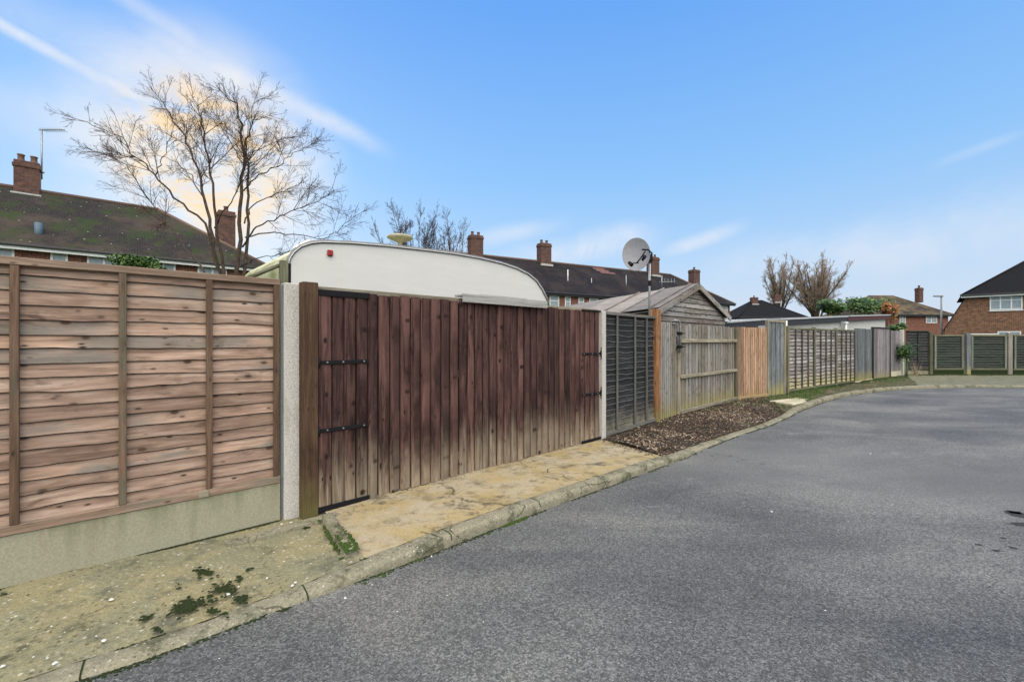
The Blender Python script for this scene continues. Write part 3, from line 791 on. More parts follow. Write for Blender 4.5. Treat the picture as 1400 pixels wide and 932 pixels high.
# road sheet: one n-gon strip from kerb line to far right / behind
RE = [V((p.x, p.y, RZ)) for p, k in KS]
RE = [p + V((-.02, .02, 0)) for p in RE]
m = MB()
outer = resample([V((-2, -6, RZ)), V((6, -3, RZ)), V((16, 3, RZ)), V((26, 9, RZ)), V((26, 13.2, RZ))], len(RE))
m.grid([[a.lerp(b, j / 12) for j in range(13)] for a, b in zip(RE, outer)], .5, True)
tag(m.build('road', 'asphalt'), kind='structure')
m = MB()
for (x, y, rx, ry) in ((1399, 704, .10, .09), (1388, 700, .05, .04), (1396, 716, .07, .04), (1338, 744, .022, .014), (1362, 752, .026, .014), (1385, 748, .02, .02), (1372, 735, .018, .014)):
    c_ = ground(x, y, RZ + .003); m.face([c_ + V((math.cos(a_) * rx * q_, math.sin(a_) * ry * q_, 0)) for a_, q_ in [(6.283 * k / 26, 1 + .45 * noise.noise(V((math.cos(6.283 * k / 26) * 2 + x, math.sin(6.283 * k / 26) * 2, 0))) + U(-.12, .12)) for k in range(26)]])
tag(m.build('road_patch', 'patch'), kind='structure')
m = MB(); m.face([(-6000, -6000, -.13), (6000, -6000, -.13), (6000, 6000, -.13), (-6000, 6000, -.13)])
tag(m.build('ground', 'lawn'), kind='structure')
# pavement on the other side of the road (out of frame) so that the road has an end
m = MB(); m.grid([[a, a + V((3, -5, .06))] for a in outer], .5)
tag(m.build('opposite_pavement', 'pavement'), kind='structure')

# ------------------------------------------------------------------ block, stones, moss, leaves, grass
def on_strip(g, u, v):
    i = min(int(u * (len(g) - 1)), len(g) - 2); j = min(int(v * (len(g[0]) - 1)), len(g[0]) - 2)
    a = u * (len(g) - 1) - i; b = v * (len(g[0]) - 1) - j
    return g[i][j].lerp(g[i + 1][j], a).lerp(g[i][j + 1].lerp(g[i + 1][j + 1], a), b)
q0, q1 = ground(447, 708, .0), ground(482, 762, .0)
dq = (q1 - q0); lq = dq.length; aq = math.atan2(dq.y, dq.x)
t = thing('concrete_block', 'long broken concrete edging block with a bright green mossy end', 'block', (q0.x, q0.y, .018), aq)
m = MB(); nn_ = 22; P = []
for i in range(nn_ + 1):
    x = lq * i / nn_; row = []
    for j in range(9):
        yy = -.048 + .096 * j / 8; edge = min(1, min(j, 8 - j) / 1.2) * (min(1, min(i, nn_ - i) / 1.0))
        row.append(V((x + noise.noise(V((x * 8, yy * 30, 2))) * .006, yy + noise.noise(V((x * 9, 5, yy))) * .008, -.03 + edge * (.062 + noise.noise(V((x * 20, yy * 20, 1))) * .008))))
    P.append(row)
m.grid(P, .5, True); m.f = [f for f in m.f]; m.build('block', 'kerb', t)

def clumps(mb, pts, r0, r1, flat=.5, sides=6):
    for p in pts:
        rr = U(r0, r1); a0 = U(0, 6.28); base = len(mb.v); rings = []
        st = U(.6, 1.5)
        for k, (fr, hz) in enumerate(((1, 0), (.8, .55), (.4, .9))):
            ring = []
            for s_ in range(sides):
                t_ = a0 + 6.283 * s_ / sides; q = rr * fr * U(.75, 1.2)
                ring.append(V((p[0] + q * math.cos(t_) * st, p[1] + q * math.sin(t_), p[2] + rr * flat * hz)))
            rings.append(ring)
        r = R()
        for k in range(2):
            for s_ in range(sides):
                s2 = (s_ + 1) % sides
                mb.face((rings[k][s_], rings[k][s2], rings[k + 1][s2], rings[k + 1][s_]), None, r, True)
        mb.face(rings[2], None, r, True)
m = MB(); pts = []
for k in range(170):
    x = lq * (1 - abs(random.gauss(0, .22))); y = U(-.045, .045)
    if 0 < x < lq: pts.append((x, y, .026))
for k in range(40):
    pts.append((U(0, lq), U(-.075, -.05), -.012))
clumps(m, pts, .006, .016, .7); m.build('moss', 'moss', t)
# dark moss on pavement
def px_blob(mb, cx, cy, rx, ry, n, rot=0.0, r0=.004, r1=.012, z=-.012):
    pts = []
    for k in range(int(n * 2.2)):
        a_, q = U(0, 6.283), min(1.9, abs(random.gauss(0, .62)))
        x, y = rx * q * math.cos(a_), ry * q * math.sin(a_)
        x, y = x * math.cos(rot) - y * math.sin(rot), x * math.sin(rot) + y * math.cos(rot)
        g = ground(cx + x, cy + y, z)
        if noise.noise(g * 16) + noise.noise(g * 40) * .6 > -.16: pts.append(g)
    clumps(mb, pts, r0, r1, .45)
m = MB()
for b in ((262, 826, 30, 8, 200, -.25), (280, 782, 16, 5, 60, .2), (318, 795, 22, 5, 60, -.6), (306, 808, 14, 6, 90, 0), (330, 818, 12, 5, 60, 0), (290, 836, 22, 4, 80, .25),
          (8, 812, 8, 2, 12, 0), (34, 811, 5, 2, 12, 0), (200, 844, 12, 3, 18, -.3), (245, 800, 8, 3, 12, 0), (125, 830, 4, 2, 6, 0), (215, 860, 7, 3, 10, 0), (418, 721, 4, 3, 6, 0)):
    px_blob(m, *b)
# moss along pavement/kerb joint and along the gravel board foot
jpts = []
for i in range(0, idx_near(500, 768)):
    for k in range(7):
        if noise.noise(IN[i] * 3.1) > -.05:
            jpts.append(IN[i].lerp(IN[i + 1], R()) + V((U(-.008, .008), U(-.008, .008), .001)))
clumps(m, jpts, .004, .010, .3)
fp = []
for k in range(1500):
    s_ = R() * 1.83; p = P1s + dL * s_ + V((.665, -.747)) * (.032 + abs(random.gauss(0, .006))); fp.append((p.x, p.y, -.009))
clumps(m, fp, .004, .009, .3)
tag(m.build('dark_moss', 'darkmoss'), kind='stuff')
# bright moss at the kerb foot
m = MB(); pts = []
def kerbfoot(x0, x1, dens, spread):
    i0 = min(range(len(KS)), key=lambda i: abs(CX + F * KS[i][0].x / max(.1, KS[i][0].y) - x0)); i1 = min(range(len(KS)), key=lambda i: abs(CX + F * KS[i][0].x / max(.1, KS[i][0].y) - x1))
    for i in range(i0, i1):
        a, b = KS[i][0], KS[i + 1][0]; d = (b - a).normalized(); n_ = V((d.y, -d.x, 0))
        for k in range(dens):
            q = a.lerp(b, R()) + n_ * (abs(random.gauss(0, spread)) - .004)
            if noise.noise(q * 5) > -.1: pts.append((q.x, q.y, RZ - .001))
kerbfoot(480, 570, 34, .018); kerbfoot(625, 720, 34, .016)
clumps(m, pts, .005, .014, .7); tag(m.build('green_moss', 'moss'), kind='stuff')
m = MB(); pts = []
for i in range(2, len(KS) - 1):
    a, b = KS[i][0], KS[i + 1][0]; d = (b - a).normalized(); n_ = V((d.y, -d.x, 0))
    if a.x > 12 or a.y < .6: continue
    for k in range(22):
        q = a.lerp(b, R()) + n_ * (abs(random.gauss(0, .018)) - .004)
        if noise.noise(q * 2.2) + noise.noise(q * 12) * .4 > -.2: pts.append((q.x, q.y, RZ - .001))
clumps(m, pts, .003, .009, .5); tag(m.build('kerb_grime', 'darkmoss'), kind='stuff')
m = MB(); pts = []
for k in range(900):
    x = U(15.6, 22); y = 17.72 - abs(random.gauss(0, .16))
    if noise.noise(V((x * 1.6, y * 3, 0))) > -.15: pts.append((x, y, .005))
for k in range(900):
    p = on_strip(vg, U(.25, 1), abs(random.gauss(.08, .12)) % 1)
    if noise.noise(p * 1.4) > -.1: pts.append((p.x, p.y, p.z - .004))
clumps(m, pts, .02, .055, .6); tag(m.build('moss_mounds', 'moundmoss'), kind='stuff')
# loose stones
m = MB(); pts = []
for k in range(70):
    g = ground(U(0, 480), U(720, 900), -.014)
    if (g.y * .747 - g.x * .665) < 3.70 and (g.y * .747 - g.x * .665) > 2.72: pts.append(g)
clumps(m, pts, .002, .005, .6, 7)
for (x, y) in ((398, 714), (385, 716), (418, 712), (432, 708), (405, 717), (365, 790), (400, 800), (404, 796), (152, 819), (142, 875), (75, 906), (4, 910), (312, 812)):
    clumps(m, [ground(x, y, -.012)], .007, .012, .6, 7)
pts = []
for k in range(120):
    d_ = U(0, 1); x = U(250, 1390); y = U(600, 925); g = ground(x, y, RZ - .001)
    i = min(range(0, len(KS), 3), key=lambda i: (KS[i][0].xy - g.xy).length)
    v_ = g.xy - KS[i][0].xy
    if (v_.x > 0 and v_.y < 0 or v_.x - v_.y > .0) and v_.length < random.expovariate(1.1) + .1: pts.append(g)
clumps(m, pts, .0025, .006, .6, 6)
for (x, y) in ((472, 817), (925, 620), (940, 622), (1190, 620), (1055, 699), (590, 760)):
    clumps(m, [ground(x, y, RZ)], .006, .012, .6, 7)
tag(m.build('loose_stones', 'stone'), kind='stuff')

# leaves
def leaf(mb, p, s, tilt, r, n3=None):
    a_ = U(0, 6.283); d = V((math.cos(a_), math.sin(a_), U(-tilt, tilt))).normalized()
    u = V((-d.y, d.x, U(-tilt, tilt))).normalized(); c = U(-.3, .5) * s
    e = V((0, 0, c * .4))
    mb.face((p - d * s, p - u * s * .45 + e, p + d * s, p + u * s * .45 + e), None, r, False)
m = MB()
for k in range(8500):
    u, v = R(), R() ** .9
    p = on_strip(bedg, u, v)
    if noise.noise(p * 1.6) + U(-.5, .5) < -.3: continue
    tan = noise.noise(p * 1.1 + V((4, 0, 0))) > .0
    leaf(m, p + V((0, 0, U(.002, .022))), U(.010, .024), .55, min(1, max(0, random.gauss(.72 if tan else .42, .22))))
for k in range(500):
    p = on_strip(vg, R() ** 1.5, U(.0, 1)); leaf(m, p + V((0, 0, U(.002, .02))), U(.015, .03), .5, R())
for k in range(420):
    t_ = R(); p = V((GB.x, GB.y, .012)).lerp(IN[i_d] + V((0, 0, .012)), t_) + V((random.gauss(-.02, .07), random.gauss(-.02, .07), 0)); leaf(m, p, U(.008, .02), .35, min(1, max(0, random.gauss(.4, .25))))
for k in range(420):
    i = random.randint(i_d, i_s - 1); p = IN[i] + V((0, 0, .012)) + V((.67, -.74, 0)) * random.gauss(0, .05); leaf(m, p, U(.008, .018), .35, min(1, max(0, random.gauss(.4, .25))))
for k in range(110):
    p = G0 + dG * (R() * LG) + V((.68, -.73)) * (.05 + abs(random.gauss(0, .12))); leaf(m, V((p.x, p.y, .012)), U(.006, .014), .35, R() * .8)
for k in range(60):
    i = random.randint(idx_near(900, 630), idx_near(1090, 560)); q = IN[i] + V((U(.12, .45), -U(.12, .4), 0)) * U(.7, 1); q.z = RZ + .006
    leaf(m, q, U(.01, .02), .3, R())
tag(m.build('fallen_leaves', 'leaves'), kind='stuff')
m = MB()
for k in range(12000):
    u = R(); v = R(); p = on_strip(vg, u, v)
    dens = noise.noise(p * .9 + V((7, 1, 0))) + (.55 if (u < .33 and v < .75) else .1) - abs(v - .4) * .3
    if dens < U(.0, .6): continue
    a_ = U(0, 6.28); h = U(.025, .07); w_ = .004
    d = V((math.cos(a_), math.sin(a_), 0)); b = V((U(-.03, .03), U(-.03, .03), h))
    m.face((p - d * w_, p + d * w_, p + b), None, R())
for k in range(900):
    u = U(.55, 1); p = on_strip(bedg, u, R())
    if noise.noise(p * 1.3) < .1 and u < .9: continue
    a_ = U(0, 6.28); d = V((math.cos(a_), math.sin(a_), 0)); m.face((p - d * .004, p + d * .004, p + V((U(-.03, .03), U(-.03, .03), U(.03, .07)))), None, R())
tag(m.build('grass', 'grass'), kind='stuff')
# stone slab in the verge
g = ground(1088, 548, 0.02)
m = MB(); m.box(-.62, .55, -.24, .26, -.03, .03, bev=.012)
o = m.build('stone_slab', 'slab'); o.location = (g.x, g.y, 0.0); o.rotation_euler = (.02, .01, .55)
tag(o, 'pale flat stone slab lying in the grass beside the kerb', 'slab')
# thin broken mortar slab at post foot
g = ground(385, 722, 0)
m = MB(); pr = [(-.34, -.05), (-.1, -.085), (.1, -.06), (.33, -.075), (.42, -.02), (.4, .04), (0, .05), (-.36, .04)]
m.face([(x, y, .006) for x, y in pr]); 
for i in range(len(pr)):
    a_, b_ = pr[i], pr[(i + 1) % len(pr)]; m.face([(a_[0], a_[1], -.03), (b_[0], b_[1], -.03), (b_[0], b_[1], .006), (a_[0], a_[1], .006)])
o = m.build('mortar_slab', 'kerb'); o.location = (g.x, g.y, 0); o.rotation_euler = (0, 0, aL)
tag(o, 'thin cracked mortar slab at the foot of the speckled concrete post', 'mortar slab')

# ------------------------------------------------------------------ shed
th = math.atan2(.696, .718); ds = V((.718, .696)); nsd = V((-.696, .718))
sh0 = V((2.743, 8.3))
t = thing('garden_shed', 'weathered timber shed with pitched grey roof and boarded gable', 'shed', (sh0.x, sh0.y, 0), th)
W_, D_ = 3.656, 5.0; ez, az = 1.955, 2.585; drop = .072
m = MB()   # gable boards
nb = 22; bz = .105
for i in range(nb + 1):
    z = .1 + i * bz; zt = z + bz * 1.15
    def half(zz): return W_ / 2 - .12 if zz <= ez + .02 else max(.02, (W_ / 2 - .05) * (az - .03 - zz) / (az - ez))
    if z > az - .09: break
    h0, h1 = half(z), half(min(zt, az - .04)); c = W_ / 2; r = R(); seg = 14
    lo, hi = [], []
    for k in range(seg + 1):
        a_ = k / seg; wv = noise.noise(V((a_ * 6, i * 3.3, 0))) * .012
        lo.append(V((c - h0 + 2 * h0 * a_, .03 - .016, z + wv))); hi.append(V((c - h1 + 2 * h1 * a_, .03 + .004, min(zt, az - .04))))
    m.grid([hi, lo], r, False, V((1, 0, 0))); lo2 = [p + V((0, -.001, -.007 - .008 * abs(noise.noise(p * 9)))) for p in lo]
    m.grid([lo, lo2], -1, False, V((1, 0, 0)))
    m.grid([lo2, [p + V((0, .02, 0)) for p in lo2]], -1, False, V((1, 0, 0)))
m.build('gable_boards', 'shedwood', t)
m = MB(); c = W_ / 2
m.face([(c - W_ / 2 + .12, .06, 0), (c + W_ / 2 - .12, .06, 0), (c + W_ / 2 - .12, .06, ez), (c, .06, az - .05), (c - W_ / 2 + .12, .06, ez)], V((1, 0, 0)))
for x in (c - W_ / 2 + .14, c + W_ / 2 - .14):
    m.face([(x, .2, 0), (x, D_, 0), (x, D_, ez - drop * D_), (x, .2, ez)], V((0, 1, 0)))
m.face([(.14, D_, 0), (W_ - .14, D_, 0), (W_ - .14, D_, ez - drop * D_), (c, D_, az - .05 - drop * D_), (.14, D_, ez - drop * D_)], V((1, 0, 0)))
m.build('wall', 'shedwood', t)
for sgn, nm in ((-1, 'roof'), (1, 'roof')):
    m = MB(); nst = 7
    for k in range(nst):
        y0, y1 = D_ * k / nst + (.004 if k else -.06), D_ * (k + 1) / nst + .04
        for (dz, rev) in ((.03 + .004 * (nst - k), 0), (0.0, 1)):
            pts = [(c, y0, az + dz - drop * y0), (c, y1, az + dz - drop * y1), (c + sgn * W_ / 2, y1, ez + dz - drop * y1), (c + sgn * W_ / 2, y0, ez + dz - drop * y0)]
            if (sgn < 0) != bool(rev): pts = pts[::1]
            else: pts = pts[::-1]
            m.face(pts, V((0, 1, 0)) if rev else V((0, 1, 0)))
    m.build(nm, 'felt', t)
    m = MB(); a1 = math.atan2(az - ez, W_ / 2)
    Lr_ = math.hypot(az - ez, W_ / 2) + .06
    T_ = Matrix.Translation((c, -.075, az + .045)) @ Matrix.Rotation(a1 if sgn > 0 else math.pi - a1, 4, 'Y')
    if sgn > 0: m.box(0, Lr_, 0, .025, -.115, 0.0, bev=.003, M4=T_)
    else: m.box(0, Lr_, 0, .025, 0.0, .115, bev=.003, M4=T_)
    m.build('barge_board', 'shedwood', t)
for k in range(3):   # battens down the left slope near the gable
    m = MB(); a1 = math.atan2(az - ez, W_ / 2)
    T_ = Matrix.Translation((c, .12 + k * .62, az + .068 - drop * (.12 + k * .62))) @ Matrix.Rotation(math.pi - a1, 4, 'Y')
    m.box(0.0, Lr_ - .05, 0, .035, -.018, .0, bev=.003, M4=T_); m.build('roof_batten', 'shedwood', t)

# ------------------------------------------------------------------ satellite dish on its pole
pb = at(888, 418, 8.25)
t = thing('satellite_dish', 'grey oval satellite dish on a thin pole above the shed roof', 'satellite dish', (pb.x, pb.y, 0))
m = MB(); m.tube([(0, 0, 1.2), (0, 0, 2.45), (.01, 0, 2.98)], .021, 10); m.build('pole', 'galv', t)
m = MB(); m.box(-.035, .05, -.04, .03, 2.86, 3.02, bev=.008); m.build('bracket', 'iron', t)
m = MB(); m.box(-.03, .03, -.03, .03, 2.42, 2.52, bev=.005); m.build('clamp', 'iron', t)
face = V((.06, -.72, .30)).normalized()   # concave side: towards the camera
face = V((-.25, -.9, .18)).normalized()
T_ = Matrix.Translation((-.27, -.06, 2.985)) @ face.to_track_quat('Z', 'X').to_matrix().to_4x4()
m = MB(); pr = []
for k in range(9): pr.append((.001 + .315 * k / 8, .065 * (k / 8) ** 2))
P = [[T_ @ V((rr * 1.03 * math.cos(a_), rr * .80 * math.sin(a_), z)) for a_ in [6.2832 * s_ / 36 for s_ in range(37)]] for rr, z in pr]
m.grid(P, .5, True)
P2 = [[p - face * .006 for p in row] for row in P][::-1]; m.grid(P2, .5, True)
m.grid([P[-1], P2[0]], .5, True); m.build('reflector', 'dish', t)
m = MB(); e = T_ @ V((0, 0, 0)) 
m.tube([(.04, -.03, 3.03), (-.12, -.30, 3.04), (-.26, -.42, 3.02)], .014, 8)
m.tube([(-.2, -.40, 3.0), (-.27, -.36, 2.88), (-.33, -.30, 2.80)], .012, 8); m.build('feed_arm', 'iron', t)
m = MB(); m.tube([(-.45, -.42, 2.74), (-.48, -.35, 2.80)], [.035, .028], 10); m.tube([(-.22, -.44, 2.90), (-.24, -.36, 2.84)], [.035, .022], 10); m.tube([(-.3, -.32, 2.80), (-.46, -.36, 2.78)], .01, 6); m.build('receiver', 'iron', t)

# ------------------------------------------------------------------ caravan
ncv = V((-dG.y, dG.x))
cvk = G0 + ncv * 1.2
def cvpt(x, y):
    s_ = s_on(cvk, dG, x); P = cvk + dG * s_
    return s_, H + (CY - y) / F * P.y
outline = [cvpt(x, y) for x, y in ((392.5, 385), (392.5, 366), (395, 354), (401, 345), (411, 337), (425, 332.5), (440, 331), (480, 332.5), (530, 336.5), (580, 342), (620, 347), (655, 353), (685, 360), (706, 367), (722, 375), (733, 384), (741, 396), (747, 408), (751, 422))]
zb = .45
s0, s1 = outline[0][0], outline[-1][0]
outline = [(s0, zb)] + outline + [(s1 + .12, 1.2), (s1 + .12, zb)]
o0 = cvk
t = thing('caravan', 'cream touring caravan with dark roof trim parked behind the brown gate', 'caravan', (o0.x, o0.y, 0), aG)
CW = 2.1
m = MB(); m.face([(x, 0, z) for x, z in outline][::-1]); m.face([(x, CW, z) for x, z in outline]); m.build('side_panel', 'caravan', t)
m = MB()
def ins(i):
    x, z = outline[i]
    return x, z
for i in range(len(outline)):
    a_, b_ = outline[i], outline[(i + 1) % len(outline)]
    m.face([(a_[0], 0, a_[1]), (a_[0], CW, a_[1]), (b_[0], CW, b_[1]), (b_[0], 0, b_[1])], None, .5, True)
m.build('shell', 'caravan_roof', t)
m = MB(); m.tube([(x, -.004, z + .006) for x, z in outline[1:-2]], .021, 8, .3); m.build('awning_rail', 'rail_alu', t)
m = MB(); m.tube([(x * 1.0, -.022, z - .012 if 0 else z + .0) for x, z in [(p[0], p[1] - .0) for p in outline[2:-3]]], .005, 6, .3); m.build('rail_insert', 'pvc', t)
zc1 = H + (CY - 398) / F * (cvk + dG * s_on(cvk, dG, 440)).y
for dz in (0, -.05):
    m = MB(); m.box(s0 + .01, s1 - .03, -.008, 0.002, zc1 + dz - .006, zc1 + dz + .006, bev=.002); m.build('trim_strip', 'caravan', t)
sx = s_on(cvk, dG, 450); zl = H + (CY - 346) / F * (cvk + dG * sx).y
m = MB(); m.box(sx - .025, sx + .035, -.032, .0, zl - .032, zl + .032, bev=.008); m.build('marker_light', 'red_lens', t)
# roof hatch
sx = s_on(cvk, dG, 470); m = MB(); m.box(sx - .25, sx + .3, .45, 1.0, 2.44, 2.56, bev=.03); m.build('roof_hatch', 'caravan', t)
# omnidirectional aerial
sx = s_on(cvk + ncv * .5, dG, 547) + .25; za = 2.60
m = MB(); T_ = Matrix.Translation((sx - .25, .5, za + .03)); m.lathe([(.05, -.06), (.03, .04), (.035, .08), (.14, .12), (.175, .14), (.165, .165), (.08, .178)], 24, T_); m.build('roof_aerial', 'antenna', t)
# window, wheels and drawbar (mostly hidden)
m = MB(); m.box(1.1, 2.6, -.012, .0, 1.15, 1.65, bev=.004); m.build('window', 'glass', t)
for y_ in (.02, CW - .22):
    m = MB(); m.lathe([(.02, 0), (.3, .01), (.31, .05), (.31, .15), (.3, .19), (.02, .2)], 24, Matrix.Translation((1.9, y_ + .2, .31 - .06)) @ Matrix.Rotation(math.pi / 2, 4, 'X')); m.build('wheel', 'rubber', t)
m = MB(); m.box(s1 + .12, s1 + 1.0, CW / 2 - .04, CW / 2 + .04, .38, .46, bev=.01); m.build('drawbar', 'galv', t)
# green timber bracket behind the panel end
P = at(388, 384, 3.75)
t = thing('timber_trestle', 'small mossy timber trestle standing between lap panel and caravan', 'trestle', (P.x, P.y, 0), aG)
m = MB(); m.box(-.03, .03, -.03, .03, -.1, 2.07, bev=.004); m.build('upright', 'mossy_rail', t)
m = MB(); m.box(.032, .05, -.03, .03, 1.85, 2.05, bev=.003); m.build('bracket', 'iron', t)
m = MB(); m.tube([(-.03, 0.03, 2.03), (-.26, .02, 1.90)], .022, 4); m.build('brace', 'mossy_rail', t)

# ------------------------------------------------------------------ houses (local x along the front, y into depth)
def house(label, P0, a, L, D, ez, rz, hipL, hipR, roofmat, wallmat, oh=.35, gut='pvc', group=None):
    t = thing('brick_house', label, 'house', (P0[0], P0[1], 0), a, group)
    m = MB()
    for q in (((0, 0), (L, 0)), ((L, 0), (L, D)), ((L, D), (0, D)), ((0, D), (0, 0))):
        (x0, y0), (x1, y1) = q; m.face([(x0, y0, -.1), (x1, y1 if 0 else y1, -.1), (x1, y1, ez), (x0, y0, ez)])
    if hipL == 0: m.face([(0, D, ez), (0, 0, ez), (0, D / 2, rz - .1)])
    if hipR == 0: m.face([(L, 0, ez), (L, D, ez), (L, D / 2, rz - .1)])
    m.build('wall', wallmat, t)
    m = MB(); x0, x1, y0, y1 = -oh, L + oh, -oh, D + oh; e = ez - .08; a_, b_ = (hipL - oh, D / 2, rz), (L - hipR + oh, D / 2, rz)
    m.face([(x0, y0, e), (x1, y0, e), b_, a_]); m.face([(x1, y1, e), (x0, y1, e), a_, b_])
    m.face([(x1, y0, e), (x1, y1, e), b_]); m.face([(x0, y1, e), (x0, y0, e), a_])
    m.face([(x0, y0, e - .02), (x0, y1, e - .02), (x1, y1, e - .02), (x1, y0, e - .02)])
    rf = m.build('roof', roofmat, t)
    m = MB(); m.tube([a_, b_], .09, 6)
    if hipR: m.tube([b_, (x1, y0, e)], .08, 6)
    if hipL: m.tube([a_, (x0, y0, e)], .08, 6)
    m.build('ridge_tiles', 'ridge' if roofmat != 'tile_black' else 'tile_black', rf)
    m = MB(); m.box(x0, x1, y0 - .11, y0 - .002, e - .07, e + .02, bev=.02); m.build('gutter', 'gutter', t)
    m = MB(); m.box(x0, x1, y0 + .0, y0 + .03, e - .19, e - .025); m.build('fascia', gut, t)
    return t
def chimney(t, x, y, z0, z1, w=.75, d=.6, pots=2, flash=True):
    m = MB(); m.box(x - w / 2, x + w / 2, y - d / 2, y + d / 2, z0, z1, bev=.01); m.g = [None] * len(m.g)
    m.box(x - w / 2 - .04, x + w / 2 + .04, y - d / 2 - .04, y + d / 2 + .04, z1 - .28, z1 - .14, bev=.01); m.g = [None] * len(m.g)
    c_ = m.build('chimney', 'brick_chimney', t)
    for k in range(pots):
        px_ = x + (k - (pots - 1) / 2) * w * .5
        q = MB(); q.lathe([(.13, z1), (.11, z1 + .05), (.10, z1 + .24), (.125, z1 + .26), (.12, z1 + .3)], 12, Matrix.Translation((px_, y, 0))); q.build('chimney_pot', 'clay', c_)
    if flash:
        q = MB(); q.box(x - w / 2 - .07, x + w / 2 + .07, y - d / 2 - .16, y - d / 2 - .003, z0 + .08, z0 + .2 + .05, bev=.01); q.build('flashing', 'lead', c_)
    return c_
def window(t, x0, x1, z0, z1, y=0.0, mull=1):
    f = MB(); w = .07
    f.box(x0, x1, y - .05, y - .003, z1 - w, z1); f.box(x0, x1, y - .06, y - .003, z0, z0 + w)
    f.box(x0, x0 + w, y - .05, y - .003, z0 + w, z1 - w); f.box(x1 - w, x1, y - .05, y - .003, z0 + w, z1 - w)
    for k in range(mull):
        xm = x0 + (x1 - x0) * (k + 1) / (mull + 1); f.box(xm - .035, xm + .035, y - .05, y - .003, z0 + w, z1 - w)
    f.box(x0 + w, x1 - w, y - .048, y - .003, z1 - .4, z1 - .35)
    fr = f.build('window', 'pvc', t)
    g = MB(); g.box(x0 + w, x1 - w, y - .02, y - .004, z0 + w, z1 - w); g.build('pane', 'glass', fr)
# left house
aH = math.radians(90 - 48.6); dH = V((math.cos(aH), math.sin(aH)))
ez_, rz_ = 5.0, 7.87
corner = V((-12.0, 21.3)); Lh = 24.0; P0 = corner - dH * (Lh - .35) + V((-dH.y, dH.x)) * .35
t = house('brick house with mossy green-brown tiled roof at the far left', P0, aH, Lh - .0 - .35, 7.0, ez_, rz_, 0, 4.3, 'tile_left', 'brick_red')
def hs(P0, d, x):   # local x of pixel column x on the front plane
    return s_on(P0, d, x)
nH = V((-dH.y, dH.x))
sR = hs(P0 + nH * 3.5, dH, 32)
chimney(t, sR + .12, 3.5, rz_ - .5, rz_ + 1.15, .75, .5, 2)
sC = hs(P0 + nH * 3.0, dH, 309)
chimney(t, sC, 3.0, ez_ + .5, rz_ + .30, .75, .7, 1, False)
for (xa, xb) in ((-30, 20), (69, 93), (119, 165), (222, 240), (270, 310)):
    window(t, hs(P0, dH, xa), hs(P0, dH, xb), 3.2, 4.80, 0, 0 if xb - xa < 30 else 1)
m = MB(); sx = hs(P0, dH, 50); m.box(sx - .3, sx + .3, .25, .4, ez_ + .05, ez_ + .35, bev=.03); m.tube([(sx, .5, ez_ + .2), (sx, .5, ez_ + .95)], .12, 8); m.build('soil_vent', 'bluepipe', t)
t2 = thing('tv_aerial', 'tall thin television aerial rising beside the left house chimney', 'aerial', (0, 0, 0))
qa = (P0 + nH * 3.5 + dH * (sR + 1.0)); Yq = qa.y
m = MB(); zt = H + (CY - 178) / F * Yq; zbm = H + (CY - 236) / F * Yq; xx = (57 - CX) / F * Yq
m.tube([(xx, Yq, zbm - .3), (xx, Yq, zt + .05)], .03, 6); m.tube([(xx - .12, Yq, zbm), (xx + .1, Yq, zbm)], .04, 6); m.build('mast', 'galv', t2)
m = MB(); m.tube([(xx - .1, Yq, zt), (xx + 1.0, Yq, zt + .02)], .025, 6)
for k in range(10): m.tube([(xx + .05 + k * .1, Yq - .2, zt), (xx + .05 + k * .1, Yq + .2, zt)], .008, 4)
m.build('boom', 'galv', t2)
m = MB(); m.tube([(xx - .9, Yq, zbm - .02), (xx, Yq, zbm + .02)], .03, 6); m.build('bracket', 'galv', t2)
# centre terrace
aC = math.radians(90 - 61.5); dC = V((math.cos(aC), math.sin(aC))); nC = V((-dC.y, dC.x))
K = 55.8; Ze = F * K / (1800 - 1006.0); ce = V(((1006 - CX) / F * Ze, Ze))
K2 = F * K / (1800 - 556.0); cs = V(((556 - CX) / F * K2, K2))
Lc = (ce - cs).length; P0 = cs + nC * .35 + dC * .35
t = house('long brick terrace with dark tiled roof behind the caravan and shed', P0, aC, Lc - .7, 7.0, 5.0, 7.93, 0, 4.5, 'tile_mid', 'brick_red', gut='gutter')
for x, w_, zt in ((648.5, .95, 9.3), (742, .95, 9.35), (890.5, .95, 9.35)):
    chimney(t, hs(P0 + nC * 3.5, dC, x), 3.5 - .2, 7.93 - .55, zt, w_ + .05, .7, 2)
chimney(t, hs(P0 + nC * 3.9, dC, 949), 3.9, 6.8, 8.75, .95, .7, 1, False)
for xa, xb in ((751, 764), (772, 779.5), (790.5, 798), (805.5, 817.5), (829.5, 841.7), (848, 855), (984, 994)):
    window(t, hs(P0, dC, xa), hs(P0, dC, xb), 3.0, 4.72, 0, 0)
for xa in (789, 822, 870):
    m = MB(); sx = hs(P0, dC, xa); m.tube([(sx, 1.2, 5.6), (sx, 1.2, 7.0 if xa != 822 else 6.5)], .04, 6); m.build('vent_pipe', 'pvc' if xa == 789 else 'galv', t)
